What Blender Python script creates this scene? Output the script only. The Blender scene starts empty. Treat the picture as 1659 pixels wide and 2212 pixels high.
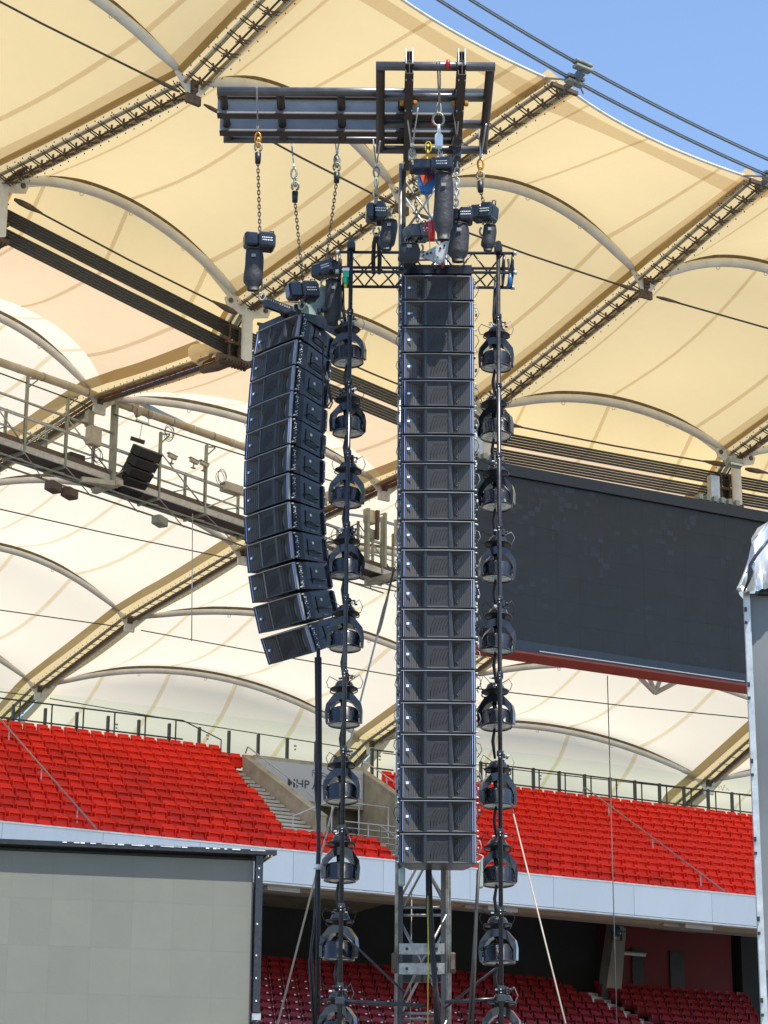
import bpy, math, random
from mathutils import Vector, Matrix, Euler
random.seed(7)
R_ = math.radians
V = Vector
scene = bpy.context.scene
# ------------------------------------------------------------------ camera
CAMH = 1.7
PITCH, ROLL, FPX, PW, PH = R_(18.1), R_(0.4), 5180.0, 1659.0, 2212.0
cam_d = bpy.data.cameras.new('camera')
cam_d.sensor_fit = 'VERTICAL'; cam_d.sensor_height = 24.0
cam_d.lens = 24.0 * FPX / PH
cam_d.clip_start = 0.1; cam_d.clip_end = 2000
cam = bpy.data.objects.new('camera', cam_d)
scene.collection.objects.link(cam)
cam.matrix_world = (Matrix.Translation((0, 0, CAMH)) @ Matrix.Rotation(math.pi/2 + PITCH, 4, 'X')
                    @ Matrix.Rotation(ROLL, 4, 'Z'))
scene.camera = cam
# ------------------------------------------------------------------ light
SUN_EL, SUN_AZ = R_(66), R_(36)      # azimuth measured from -Y (behind the camera) towards +X
w = bpy.data.worlds.new('World'); scene.world = w; w.use_nodes = True
nt = w.node_tree; nt.nodes.clear()
sky = nt.nodes.new('ShaderNodeTexSky'); sky.sky_type = 'NISHITA'; sky.sun_disc = False
sky.sun_elevation = SUN_EL
sky.sun_rotation = math.pi - SUN_AZ
sky.air_density = 1.0; sky.dust_density = 0.4; sky.ozone_density = 2.2; sky.altitude = 300
bg = nt.nodes.new('ShaderNodeBackground'); bg.inputs['Strength'].default_value = 0.135
wo = nt.nodes.new('ShaderNodeOutputWorld')
nt.links.new(sky.outputs[0], bg.inputs[0]); nt.links.new(bg.outputs[0], wo.inputs[0])
sd = V((math.sin(SUN_AZ)*math.cos(SUN_EL), -math.cos(SUN_AZ)*math.cos(SUN_EL), math.sin(SUN_EL)))
sun_d = bpy.data.lights.new('sun', 'SUN'); sun_d.energy = 3.9; sun_d.angle = R_(0.53); sun_d.color = (1.0, 0.955, 0.88)
sun = bpy.data.objects.new('sun', sun_d); scene.collection.objects.link(sun)
sun.rotation_euler = sd.to_track_quat('Z', 'Y').to_euler()
sun.location = (30, -40, 90)
vs = scene.view_settings
vs.view_transform = 'Standard'; vs.look = 'None'; vs.gamma = 1.0; vs.use_curve_mapping = False
vs.exposure = 1.0
scene.cycles.max_bounces = 8; scene.cycles.diffuse_bounces = 4; scene.cycles.transmission_bounces = 6
scene.cycles.transparent_max_bounces = 12

# ------------------------------------------------------------------ where a direction from the camera meets a plane
def ray(px, py):
    a, b = (px - PW/2)/FPX, (PH/2 - py)/FPX
    cr, sr = math.cos(ROLL), math.sin(ROLL)
    u, v = a*cr - b*sr, a*sr + b*cr
    c, s = math.cos(PITCH), math.sin(PITCH)
    return V((u, c - v*s, s + v*c))
def P(px, py, Y):
    r = ray(px, py); r = r*(Y/r.y); r.z += CAMH; return r
def Zp(px, py, z):
    r = ray(px, py); r = r*((z - CAMH)/r.z); r.z += CAMH; return r
def PL(px, py, p0, n):
    r = ray(px, py); q = V(p0) - V((0, 0, CAMH)); r = r*(q.dot(n)/r.dot(n)); r.z += CAMH; return r

# ------------------------------------------------------------------ materials
def mat(name, col, rough=0.6, metal=0.0, var=0.12, scale=3.0, bump=0.0, bscale=40.0, spec=0.5, coat=0.0, dirt=None, stretch=None, objvar=0.0):
    m = bpy.data.materials.new(name); m.use_nodes = True
    n = m.node_tree.nodes; l = m.node_tree.links
    b = n['Principled BSDF']
    b.inputs['Roughness'].default_value = rough; b.inputs['Metallic'].default_value = metal
    b.inputs['Specular IOR Level'].default_value = spec
    b.inputs['Coat Weight'].default_value = coat
    tc = n.new('ShaderNodeTexCoord'); mp = n.new('ShaderNodeMapping')
    l.new(tc.outputs['Object'], mp.inputs[0])
    if stretch: mp.inputs['Scale'].default_value = stretch
    nz = n.new('ShaderNodeTexNoise'); nz.inputs['Scale'].default_value = scale; nz.inputs['Detail'].default_value = 6
    nz.inputs['Roughness'].default_value = 0.65
    l.new(mp.outputs[0], nz.inputs['Vector'])
    cr = n.new('ShaderNodeValToRGB')
    cr.color_ramp.elements[0].position = 0.3; cr.color_ramp.elements[1].position = 0.72
    d = dirt if dirt else tuple(c*(1-2*var) for c in col)
    cr.color_ramp.elements[0].color = (*[max(0, min(1, x)) for x in d], 1)
    cr.color_ramp.elements[1].color = (*[min(1, c*(1+var)) for c in col], 1)
    l.new(nz.outputs['Fac'], cr.inputs[0])
    if objvar:      # every piece its own slight tone
        oi = n.new('ShaderNodeObjectInfo'); om = n.new('ShaderNodeMapRange'); om.inputs[3].default_value = 1-objvar; om.inputs[4].default_value = 1+objvar*.5
        l.new(oi.outputs['Random'], om.inputs[0]); vm = n.new('ShaderNodeVectorMath'); vm.operation = 'SCALE'
        l.new(cr.outputs[0], vm.inputs[0]); l.new(om.outputs[0], vm.inputs['Scale']); l.new(vm.outputs[0], b.inputs['Base Color'])
    else: l.new(cr.outputs[0], b.inputs['Base Color'])
    mr = n.new('ShaderNodeMapRange'); mr.inputs[3].default_value = max(0.05, rough-0.12); mr.inputs[4].default_value = min(1, rough+0.12)
    l.new(nz.outputs['Fac'], mr.inputs[0]); l.new(mr.outputs[0], b.inputs['Roughness'])
    if bump:
        nb = n.new('ShaderNodeTexNoise'); nb.inputs['Scale'].default_value = bscale; nb.inputs['Detail'].default_value = 4
        l.new(mp.outputs[0], nb.inputs['Vector'])
        bp = n.new('ShaderNodeBump'); bp.inputs['Strength'].default_value = bump; bp.inputs['Distance'].default_value = 0.02
        l.new(nb.outputs['Fac'], bp.inputs['Height']); l.new(bp.outputs[0], b.inputs['Normal'])
    return m
def fabric(name, dif, tra, fac, var=0.05, scale=0.5, grime=0.0):
    """roof cloth: reflects a little from below, lets the sun glow through"""
    m = bpy.data.materials.new(name); m.use_nodes = True
    n = m.node_tree.nodes; l = m.node_tree.links; n.clear()
    o = n.new('ShaderNodeOutputMaterial'); mx = n.new('ShaderNodeMixShader'); mx.inputs[0].default_value = fac
    a = n.new('ShaderNodeBsdfDiffuse'); t = n.new('ShaderNodeBsdfTranslucent')
    a.inputs[0].default_value = (*dif, 1)
    tc = n.new('ShaderNodeTexCoord'); nz = n.new('ShaderNodeTexNoise')
    nz.inputs['Scale'].default_value = scale; nz.inputs['Detail'].default_value = 5
    l.new(tc.outputs['Object'], nz.inputs['Vector'])
    cr = n.new('ShaderNodeValToRGB'); cr.color_ramp.elements[0].position = 0.25; cr.color_ramp.elements[1].position = 0.75
    cr.color_ramp.elements[0].color = (*[c*(1-2*var)*(1-grime*q) for c, q in zip(tra, (0.3, 0.6, 1.0))], 1)
    cr.color_ramp.elements[1].color = (*[min(1, c*(1+var)) for c in tra], 1)
    n2 = n.new('ShaderNodeTexNoise'); n2.inputs['Scale'].default_value = scale*9; n2.inputs['Detail'].default_value = 8; n2.inputs['Roughness'].default_value = 0.7
    l.new(tc.outputs['Object'], n2.inputs['Vector'])
    ad = n.new('ShaderNodeMath'); ad.operation = 'MULTIPLY_ADD'; ad.inputs[1].default_value = 0.45; l.new(n2.outputs['Fac'], ad.inputs[0])
    sc = n.new('ShaderNodeMath'); sc.operation = 'MULTIPLY'; sc.inputs[1].default_value = 0.55; l.new(nz.outputs['Fac'], sc.inputs[0]); l.new(sc.outputs[0], ad.inputs[2])
    l.new(ad.outputs[0], cr.inputs[0]); l.new(cr.outputs[0], t.inputs[0])
    l.new(a.outputs[0], mx.inputs[1]); l.new(t.outputs[0], mx.inputs[2]); l.new(mx.outputs[0], o.inputs[0])
    return m
M = {}
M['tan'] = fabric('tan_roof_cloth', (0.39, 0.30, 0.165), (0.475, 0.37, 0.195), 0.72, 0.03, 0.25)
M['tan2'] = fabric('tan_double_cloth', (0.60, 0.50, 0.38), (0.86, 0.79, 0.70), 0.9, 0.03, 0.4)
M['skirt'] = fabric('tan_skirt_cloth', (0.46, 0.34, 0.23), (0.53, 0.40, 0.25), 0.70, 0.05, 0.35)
M['bright_gold'] = fabric('brightened_golden_cloth', (0.60, 0.42, 0.20), (1.0, 0.72, 0.34), 0.7, 0.04, 0.4)  # tan cloth brightened to offset shade where the strip slopes away from the sun
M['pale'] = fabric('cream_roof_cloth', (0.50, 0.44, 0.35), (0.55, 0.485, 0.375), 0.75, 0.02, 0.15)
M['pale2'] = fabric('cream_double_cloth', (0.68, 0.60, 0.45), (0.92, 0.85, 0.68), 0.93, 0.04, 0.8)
M['trim'] = mat('white_edge_trim', (0.8, 0.78, 0.74), 0.4)
M['arch'] = mat('white_painted_pipe', (0.70, 0.70, 0.69), 0.42, var=0.05, scale=2, dirt=(0.58, 0.55, 0.48))
M['rim'] = mat('brown_weathered_strip', (0.16, 0.11, 0.05), 0.7, var=0.3, scale=6)
M['rust'] = mat('brown_steel', (0.13, 0.085, 0.055), 0.65, var=0.3, scale=5)
M['redrust'] = mat('red_brown_steel', (0.26, 0.09, 0.03), 0.6, var=0.3, scale=5)
M['olive'] = mat('yellowed_metal', (0.42, 0.34, 0.16), 0.5, var=0.25, scale=4)
M['cable'] = mat('dark_grey_cable', (0.055, 0.05, 0.045), 0.55, var=0.2, scale=8)
M['ropew'] = mat('steel_rope', (0.45, 0.44, 0.42), 0.35, 0.6, scale=20)
M['bluecable'] = mat('grey_ring_cable', (0.12, 0.15, 0.18), 0.5, scale=10)
M['galv'] = mat('galvanised_steel', (0.50, 0.51, 0.50), 0.42, 0.55, var=0.14, scale=6)
M['galvdark'] = mat('grey_green_steel', (0.30, 0.31, 0.25), 0.5, 0.2, var=0.15, scale=4)
M['mesh'] = mat('brown_grating', (0.13, 0.09, 0.07), 0.8, var=0.3, scale=25)
M['drain'] = mat('cream_drain_pipe', (0.62, 0.54, 0.42), 0.5, var=0.08, scale=1.5, dirt=(0.46, 0.36, 0.2))
M['concrete'] = mat('beige_concrete', (0.44, 0.38, 0.27), 0.85, var=0.12, scale=1.5, bump=0.2, dirt=(0.30, 0.24, 0.15))
M['stair'] = mat('pale_stair_concrete', (0.62, 0.56, 0.43), 0.8, var=0.1, scale=2)
M['soffit'] = mat('grey_concrete', (0.30, 0.27, 0.245), 0.85, var=0.08, scale=0.8, bump=0.15)
M['shadeconc'] = mat('shade_toned_concrete', (0.045, 0.046, 0.045), 0.9, var=0.12, scale=0.7)  # concrete tone lowered, shade under the upper tier put into the colour
M['redwall'] = mat('red_painted_wall', (0.17, 0.009, 0.008), 0.7, var=0.1, scale=0.5)  # red lowered as well, to carry the dimness of the concourse
M['fascia'] = mat('white_fascia_panel', (0.71, 0.715, 0.715), 0.4, var=0.03, scale=0.9, objvar=0.04, stretch=(1, 1, .25))
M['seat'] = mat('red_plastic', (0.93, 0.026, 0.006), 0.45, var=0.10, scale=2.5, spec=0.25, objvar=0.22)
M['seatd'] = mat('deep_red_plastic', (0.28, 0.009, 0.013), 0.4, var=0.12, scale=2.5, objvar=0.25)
M['white'] = mat('white_plate', (0.78, 0.77, 0.76), 0.5, var=0.04)
M['rail'] = mat('weathered_steel_rail', (0.30, 0.27, 0.24), 0.45, 0.5, var=0.15, scale=6)
M['raildark'] = mat('dark_green_rail', (0.055, 0.06, 0.05), 0.5, 0.2, scale=6)
M['black'] = mat('matt_black_paint', (0.018, 0.019, 0.022), 0.45, var=0.25, scale=6)
M['blackgloss'] = mat('gloss_black_enamel', (0.016, 0.017, 0.022), 0.22, var=0.2, scale=5, coat=0.3)
M['navy'] = mat('blue_black_cabinet', (0.012, 0.014, 0.021), 0.30, var=0.25, scale=5, spec=0.6)
M['bag'] = mat('black_canvas', (0.020, 0.020, 0.023), 0.55, var=0.25, scale=9, bump=0.6, bscale=14)
M['steelblk'] = mat('bare_black_steel', (0.11, 0.115, 0.125), 0.36, 0.5, var=0.2, scale=4, dirt=(0.085, 0.07, 0.062))
M['steelbrn'] = mat('rusty_brown_steel', (0.048, 0.041, 0.038), 0.6, 0.3, var=0.25, scale=5, dirt=(0.062, 0.038, 0.026), stretch=(1, 0.25, 1))
M['web'] = mat('blue_grey_mill_steel', (0.27, 0.28, 0.29), 0.55, 0.1, var=0.12, scale=3)
M['truss'] = mat('black_powder_coat', (0.030, 0.033, 0.040), 0.28, 0.2, var=0.2, scale=8)
M['tower'] = mat('tower_grey_steel', (0.36, 0.36, 0.35), 0.38, 0.6, var=0.2, scale=7, dirt=(0.14, 0.12, 0.1))
M['towerdk'] = mat('dark_tower_rail', (0.04, 0.042, 0.045), 0.4, 0.3, scale=6)
M['plate'] = mat('zinc_plate', (0.66, 0.69, 0.69), 0.32, 0.4, var=0.05, scale=5)
M['greenplate'] = mat('pale_green_plate', (0.36, 0.46, 0.42), 0.4, 0.3, var=0.08, scale=5)
M['gold'] = mat('orange_shackle', (0.62, 0.27, 0.02), 0.35, 0.4)
M['red'] = mat('red_plastic_case', (0.62, 0.015, 0.012), 0.35)
M['blue'] = mat('blue_plastic_case', (0.01, 0.13, 0.36), 0.35)
M['orange'] = mat('orange_plastic', (0.75, 0.13, 0.04), 0.4)
M['green'] = mat('green_connector', (0.02, 0.42, 0.22), 0.4)
M['yellow'] = mat('yellow_webbing', (0.62, 0.52, 0.03), 0.6)
M['ledblue'] = mat('pale_blue_edge', (0.34, 0.44, 0.82), 0.3)
M['lens'] = mat('lens_glass', (0.80, 0.78, 0.72), 0.12, 0.4, var=0.25, scale=16)
M['foil'] = mat('silver_foil', (0.78, 0.79, 0.80), 0.30, 0.65, var=0.06, scale=2, bump=0.5, bscale=3)
M['tarp'] = mat('grey_mesh_tarp', (0.155, 0.16, 0.16), 0.6, var=0.10, scale=1.0, bump=0.5, bscale=3, stretch=(1, 1, 0.35), dirt=(0.115, 0.13, 0.14))
M['grass'] = mat('pitch_floor', (0.155, 0.155, 0.14), 0.9, var=0.1, scale=0.3)
M['camera'] = mat('beige_casing', (0.50, 0.46, 0.37), 0.5)
M['ledwall'] = mat('led_wall_face', (0.180, 0.180, 0.150), 0.75, var=0.04, scale=1.2, bump=0.15, bscale=60, objvar=0.05)
M['banner'] = mat('grey_banner', (0.52, 0.49, 0.46), 0.6, var=0.03, scale=0.6)
M['ink'] = mat('dark_grey_ink', (0.05, 0.05, 0.05), 0.6)
M['rope'] = mat('pale_rope', (0.36, 0.31, 0.24), 0.7)
M['lamp'] = mat('tube_lamp_cover', (0.75, 0.75, 0.68), 0.4)
def grille_mat(name, base, hi):
    m = mat(name, base, 0.7, 0.0, 0.15, 3, spec=0.15)
    n = m.node_tree.nodes; l = m.node_tree.links; b = n['Principled BSDF']
    tc = n.new('ShaderNodeTexCoord'); vo = n.new('ShaderNodeTexVoronoi'); vo.inputs['Scale'].default_value = 62; vo.inputs['Randomness'].default_value = 0.0
    l.new(tc.outputs['Object'], vo.inputs['Vector'])
    cr = n.new('ShaderNodeValToRGB'); cr.color_ramp.elements[0].position = 0.30; cr.color_ramp.elements[1].position = 0.42
    cr.color_ramp.elements[0].color = (*[c*0.35 for c in base], 1); cr.color_ramp.elements[1].color = (*hi, 1)
    l.new(vo.outputs['Distance'], cr.inputs[0]); l.new(cr.outputs[0], b.inputs['Base Color'])
    return m
M['grille'] = grille_mat('perforated_black_grille', (0.020, 0.020, 0.021), (0.095, 0.095, 0.096))
M['grillec'] = grille_mat('perforated_centre_grille', (0.024, 0.025, 0.028), (0.060, 0.062, 0.066))
def screen_mat():
    m = mat('scoreboard_module_face', (0.030, 0.035, 0.040), 0.6, var=0.02, scale=1)
    n = m.node_tree.nodes; l = m.node_tree.links; b = n['Principled BSDF']
    tc = n.new('ShaderNodeTexCoord'); sn = n.new('ShaderNodeVectorMath'); sn.operation = 'SNAP'
    sn.inputs[1].default_value = (0.22, 0.22, 0.18)
    l.new(tc.outputs['Object'], sn.inputs[0])
    wn = n.new('ShaderNodeTexWhiteNoise'); l.new(sn.outputs[0], wn.inputs['Vector'])
    nz = n.new('ShaderNodeTexNoise'); nz.inputs['Scale'].default_value = 0.5; l.new(sn.outputs[0], nz.inputs['Vector'])
    mu = n.new('ShaderNodeMath'); mu.operation = 'MULTIPLY'; l.new(wn.outputs['Value'], mu.inputs[0]); l.new(nz.outputs['Fac'], mu.inputs[1])
    cr = n.new('ShaderNodeValToRGB'); cr.color_ramp.elements[0].position = 0.45; cr.color_ramp.elements[1].position = 0.6
    cr.color_ramp.elements[0].color = (0.017, 0.020, 0.023, 1); cr.color_ramp.elements[1].color = (0.029, 0.037, 0.050, 1)
    l.new(mu.outputs[0], cr.inputs[0]); l.new(cr.outputs[0], b.inputs['Base Color'])
    return m
M['screen'] = screen_mat()
def glass_mat():
    m = bpy.data.materials.new('greenish_glass'); m.use_nodes = True
    n = m.node_tree.nodes; l = m.node_tree.links; n.clear()
    o = n.new('ShaderNodeOutputMaterial'); mx = n.new('ShaderNodeMixShader'); tr = n.new('ShaderNodeBsdfTransparent')
    tr.inputs[0].default_value = (0.945, 0.98, 0.95, 1)
    g = n.new('ShaderNodeBsdfGlossy'); g.inputs['Roughness'].default_value = 0.03
    lw = n.new('ShaderNodeLayerWeight'); lw.inputs[0].default_value = 0.12
    nz = n.new('ShaderNodeTexNoise'); nz.inputs['Scale'].default_value = 2.0
    ad = n.new('ShaderNodeMath'); ad.operation = 'MULTIPLY'; l.new(lw.outputs['Fresnel'], ad.inputs[0]); l.new(nz.outputs['Fac'], ad.inputs[1])
    l.new(ad.outputs[0], mx.inputs[0])
    l.new(tr.outputs[0], mx.inputs[1]); l.new(g.outputs[0], mx.inputs[2]); l.new(mx.outputs[0], o.inputs[0])
    return m
M['glass'] = glass_mat()

# ------------------------------------------------------------------ mesh building
TINY = {'clamp_bolts','bolts','rigging_pins','link_pins','stencil_lettering','slack_chain','lift_chain','chain','lens_cells','cone_ribs','diffuser_ribs','arm_holes','bolt_hole','plate_hole','graffiti_scribble','torn_white_tape','stadium_line_drawing','wedge_mark','label_line','strap_buckle','cable_tray','ceiling_ducts','screw_head','sticker','wire_coil','badge_mark','opening_cuff'}
class MB:
    def __init__(s): s.v = []; s.f = []; s.sm = []
    def add(s, vs, fs, smooth=False):
        o = len(s.v); s.v += [V(x) for x in vs]
        for f in fs: s.f.append(tuple(i+o for i in f)); s.sm.append(smooth)
        return s
    def hexa(s, p):     # 8 corners: 4 bottom, 4 top
        return s.add(p, [(0,3,2,1), (4,5,6,7), (0,1,5,4), (1,2,6,5), (2,3,7,6), (3,0,4,7)])
    def box(s, c, size, rot=None):
        c = V(c); hx, hy, hz = (q/2 for q in size)
        p = [V((x, y, z)) for z in (-hz, hz) for x, y in ((-hx,-hy), (hx,-hy), (hx,hy), (-hx,hy))]
        if rot is not None: p = [rot @ q for q in p]
        return s.hexa([c+q for q in p])
    def cbox(s, c, size, ch=0.01, rot=None):
        """box with chamfered vertical and horizontal edges (octagonal section along x)"""
        hx, hy, hz = (q/2 for q in size); pts = []
        prof = [(-hy+ch, -hz), (hy-ch, -hz), (hy, -hz+ch), (hy, hz-ch), (hy-ch, hz), (-hy+ch, hz), (-hy, hz-ch), (-hy, -hz+ch)]
        rings = [(-hx, 1-ch/max(hy, hz)), (-hx+ch, 1), (hx-ch, 1), (hx, 1-ch/max(hy, hz))]
        for x, k in rings: pts += [V((x, y*k, z*k)) for y, z in prof]
        if rot is not None: pts = [rot @ q for q in pts]
        fs = [tuple(range(7, -1, -1)), tuple(range(24, 32))]
        for r in range(3):
            for i in range(8):
                j = (i+1) % 8; fs.append((r*8+i, r*8+j, r*8+8+j, r*8+8+i))
        return s.add([V(c)+q for q in pts], fs)
    def bar(s, a, b, w, h, up=(0, 0, 1)):
        a, b = V(a), V(b); d = (b-a).normalized(); u = V(up)
        x = d.cross(u)
        if x.length < 1e-4: x = d.cross(V((1, 0, 0)))
        x.normalize(); y = x.cross(d).normalized()
        p = [q + x*i*w/2 + y*j*h/2 for q in (a, b) for i, j in ((-1,-1), (1,-1), (1,1), (-1,1))]
        return s.hexa(p)
    def tube(s, pts, r, n=8, cap=True, closed=False):
        pts = [V(p) for p in pts]; m = len(pts)
        rr = r if isinstance(r, (list, tuple)) else [r]*m
        vs, fs = [], []; prev = None
        for i, p in enumerate(pts):
            if closed: d = pts[(i+1) % m]-pts[i-1]
            else: d = pts[min(i+1, m-1)]-pts[max(i-1, 0)]
            d = d.normalized() if d.length > 1e-9 else V((0, 0, 1))
            if prev is None:
                x = d.cross(V((0, 0, 1)));
                if x.length < 0.05: x = d.cross(V((0, 1, 0)))
            else: x = prev - d*prev.dot(d)
            x.normalize(); prev = x; y = d.cross(x)
            vs += [p + (x*math.cos(2*math.pi*k/n) + y*math.sin(2*math.pi*k/n))*rr[i] for k in range(n)]
        for i in range(m if closed else m-1):
            for k in range(n):
                a, b = i*n+k, i*n+(k+1) % n; c, d2 = ((i+1) % m)*n+(k+1) % n, ((i+1) % m)*n+k
                fs.append((a, b, c, d2))
        s.add(vs, fs, True)
        if cap and not closed:
            o = len(s.v)-m*n
            s.f.append(tuple(o+k for k in range(n-1, -1, -1))); s.sm.append(False)
            s.f.append(tuple(o+(m-1)*n+k for k in range(n))); s.sm.append(False)
        return s
    def lathe(s, prof, c=(0, 0, 0), n=20, axis=None, a0=0, a1=2*math.pi):
        c = V(c); vs, fs = [], []; full = abs(a1-a0-2*math.pi) < 1e-6; k = n if full else n+1
        for r, z in prof:
            for i in range(k):
                a = a0+(a1-a0)*i/n; q = V((r*math.cos(a), r*math.sin(a), z))
                if axis is not None: q = axis @ q
                vs.append(c+q)
        for j in range(len(prof)-1):
            for i in range(n):
                i2 = (i+1) % k if full else i+1
                fs.append((j*k+i, j*k+i2, (j+1)*k+i2, (j+1)*k+i))
        return s.add(vs, fs, True)
    def prism(s, poly, c, x, y, depth):
        """poly 2-D in axes x,y about c; extruded along x cross y by depth (centred)"""
        c, x, y = V(c), V(x).normalized(), V(y).normalized(); z = x.cross(y)
        n = len(poly)
        vs = [c + x*a + y*b + z*k for k in (-depth/2, depth/2) for a, b in poly]
        fs = [tuple(range(n-1, -1, -1)), tuple(range(n, 2*n))] + [(i, (i+1) % n, n+(i+1) % n, n+i) for i in range(n)]
        return s.add(vs, fs)
    def build(s, name, m, parent=None, off=(0, 0, 0), **props):
        off = V(off)
        me = bpy.data.meshes.new(name)
        me.from_pydata([tuple(v-off) for v in s.v], [], s.f)
        me.polygons.foreach_set('use_smooth', s.sm)
        me.materials.append(M[m]); me.update()
        o = bpy.data.objects.new(name, me); scene.collection.objects.link(o)
        if parent is not None: o.parent = parent
        if name in TINY: o['kind'] = 'stuff'
        for k, v in props.items(): o[k] = v
        return o
def tag(o, label=None, cat=None, group=None, kind=None):
    if label: o['label'] = label
    if cat: o['category'] = cat
    if group: o['group'] = group
    if kind: o['kind'] = kind
    return o
def thing(name, label, cat, loc=(0, 0, 0), group=None, rot=(0, 0, 0)):
    o = bpy.data.objects.new(name, None); scene.collection.objects.link(o)
    o.location = loc; o.rotation_euler = rot; o.empty_display_size = 0.3
    return tag(o, label, cat, group)
def single(mb, name, m, label, cat, loc, group=None):
    o = mb.build(name, m, None, loc); o.location = loc
    return tag(o, label, cat, group)
def kids():
    d = {}
    for o in scene.objects:
        if o.parent: d.setdefault(o.parent, []).append(o)
    return d
def dup(root, d, loc, rot=None, label=None, group=None, scale=None):
    def rec(o, par):
        c = o.copy(); scene.collection.objects.link(c)
        if par: c.parent = par
        for ch in d.get(o, []): rec(ch, c)
        return c
    r = rec(root, None); r.location = loc
    if rot is not None: r.rotation_euler = rot
    if scale: r.scale = scale
    if label: r['label'] = label
    if group: r['group'] = group
    return r
def wipe(o, d):
    for c in d.get(o, []): wipe(c, d)
    bpy.data.objects.remove(o)
def inst(o, parent, loc, rot=None, name=None):
    c = o.copy(); scene.collection.objects.link(c); c.parent = parent; c.location = loc
    if rot is not None: c.rotation_euler = rot
    return c
def text_obj(body, name, m, size, parent, loc, rot, ext=0.004, align='LEFT', bold=0.0):
    cu = bpy.data.curves.new(name, 'FONT'); cu.body = body; cu.size = size; cu.extrude = ext; cu.offset = bold
    cu.align_x = align
    t = bpy.data.objects.new(name, cu); scene.collection.objects.link(t)
    bpy.context.view_layer.update()
    me = bpy.data.meshes.new_from_object(t.evaluated_get(bpy.context.evaluated_depsgraph_get()))
    bpy.data.objects.remove(t)
    me.materials.clear(); me.materials.append(M[m])
    o = bpy.data.objects.new(name, me); scene.collection.objects.link(o)
    if parent is not None: o.parent = parent
    o.location = loc; o.rotation_euler = rot
    return o
def lerp(a, b, t): return a + (b-a)*t
def chain(mb, a, b, pitch=0.062, r=0.0075, wd=0.019):
    a, b = V(a), V(b); L = (b-a).length; n = max(2, int(L/pitch)); d = (b-a).normalized()
    x = d.cross(V((0, 1, 0)))
    if x.length < 0.1: x = d.cross(V((1, 0, 0)))
    x.normalize(); y = d.cross(x)
    for i in range(n):
        c = a + d*L*(i+.5)/n; s = x if i % 2 else y; h = L/n*0.68
        mb.tube([c-d*h+s*wd*.4, c-d*h*.6+s*wd, c+d*h*.6+s*wd, c+d*h-s*0+s*wd*.4, c+d*h-s*wd*.4, c+d*h*.6-s*wd, c-d*h*.6-s*wd, c-d*h-s*wd*.4], r, 4, closed=True)
def ring(mb, c, rx, rz, r, xa=(1, 0, 0), za=(0, 0, 1), n=14, a0=0, a1=2*math.pi):
    c, xa, za = V(c), V(xa), V(za); full = a1-a0 > 6.28
    mb.tube([c + xa*rx*math.cos(a0+(a1-a0)*i/n) + za*rz*math.sin(a0+(a1-a0)*i/n) for i in range(n if full else n+1)], r, 6, closed=full)

# ================================================================== GROUND
g = MB(); g.add([(-400,-400,0),(400,-400,0),(400,400,0),(-400,400,0)], [(0,1,2,3)])
tag(g.build('pitch_ground', 'grass'), kind='structure')

# ================================================================== ROOF
RAD = {-1: ((-20.5,63,34), 44), 0: ((-12.1,68.8,33.4), 42), 1: ((-4.67,75.1,31.8), 38), 2: ((3.73,82.65,31), 33),
       3: ((13.61,87.66,31), 29), 4: ((24.3,93,31), 27), 5: ((35.5,98.4,31), 25)}
ST = {   # station -> (metres inward from the ring, height above the camera)
 -1: {'in':(15,36.2),'a':(10,34.6),'b':(0,34),'k':(-1.7,32.8),'c':(-8,32.4),'cc':(-17,32),'d':(-29,31),'e':(-40,30),'f':(-46,29),'g':(-52,26)},
 0: {'in':(15.8,34.9),'a':(9.8,32.92),'b':(0,33.4),'k':(-1.7,31.9),'c':(-8.2,31.6),'cc':(-18,31.2),'d':(-30,30.3),'e':(-41,29.3),'f':(-46,28),'g':(-52,25)},
 1: {'in':(15.97,33.53),'a':(8.38,32.81),'b':(0,31.8),'k':(-1.73,30.47),'c':(-9.45,31.27),'cc':(-20,30.5),'d':(-31,29.5),'e':(-41,28.3),'f':(-46,27),'g':(-52,23)},
 2: {'in':(15.27,34.08),'a':(9.32,32.71),'b':(0,31),'k':(-1.7,29.9),'c':(-6.88,29.96),'cc':(-17.85,30.08),'d':(-28.26,29.48),'e':(-37.71,28.15),'f':(-43.5,26.8),'g':(-50,22)},
 3: {'in':(19,35),'a':(8.8,32.5),'b':(0,31),'k':(-1.7,29.7),'c':(-5,29.0),'cc':(-13,28),'d':(-20.58,26.64),'e':(-29.13,25.28),'f':(-31.6,24.49),'g':(-38,20)},  # inner edge from here on lengthened, out of view, to shade the front band
 4: {'in':(20,35),'a':(8.8,32.5),'b':(0,31),'k':(-1.7,29.5),'c':(-4,28.6),'cc':(-9,27),'d':(-13.6,25.0),'e':(-19.86,22.97),'f':(-22.2,22.28),'g':(-28,18)},
 5: {'in':(20,35),'a':(8.8,32.5),'b':(0,31),'k':(-1.7,29.5),'c':(-3.5,28.4),'cc':(-7,26.5),'d':(-11,24.5),'e':(-15.5,22.3),'f':(-18,21.3),'g':(-23,18)}}
KEYS = ['in','a','b','k','c','cc','d','e','f','g']
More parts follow.
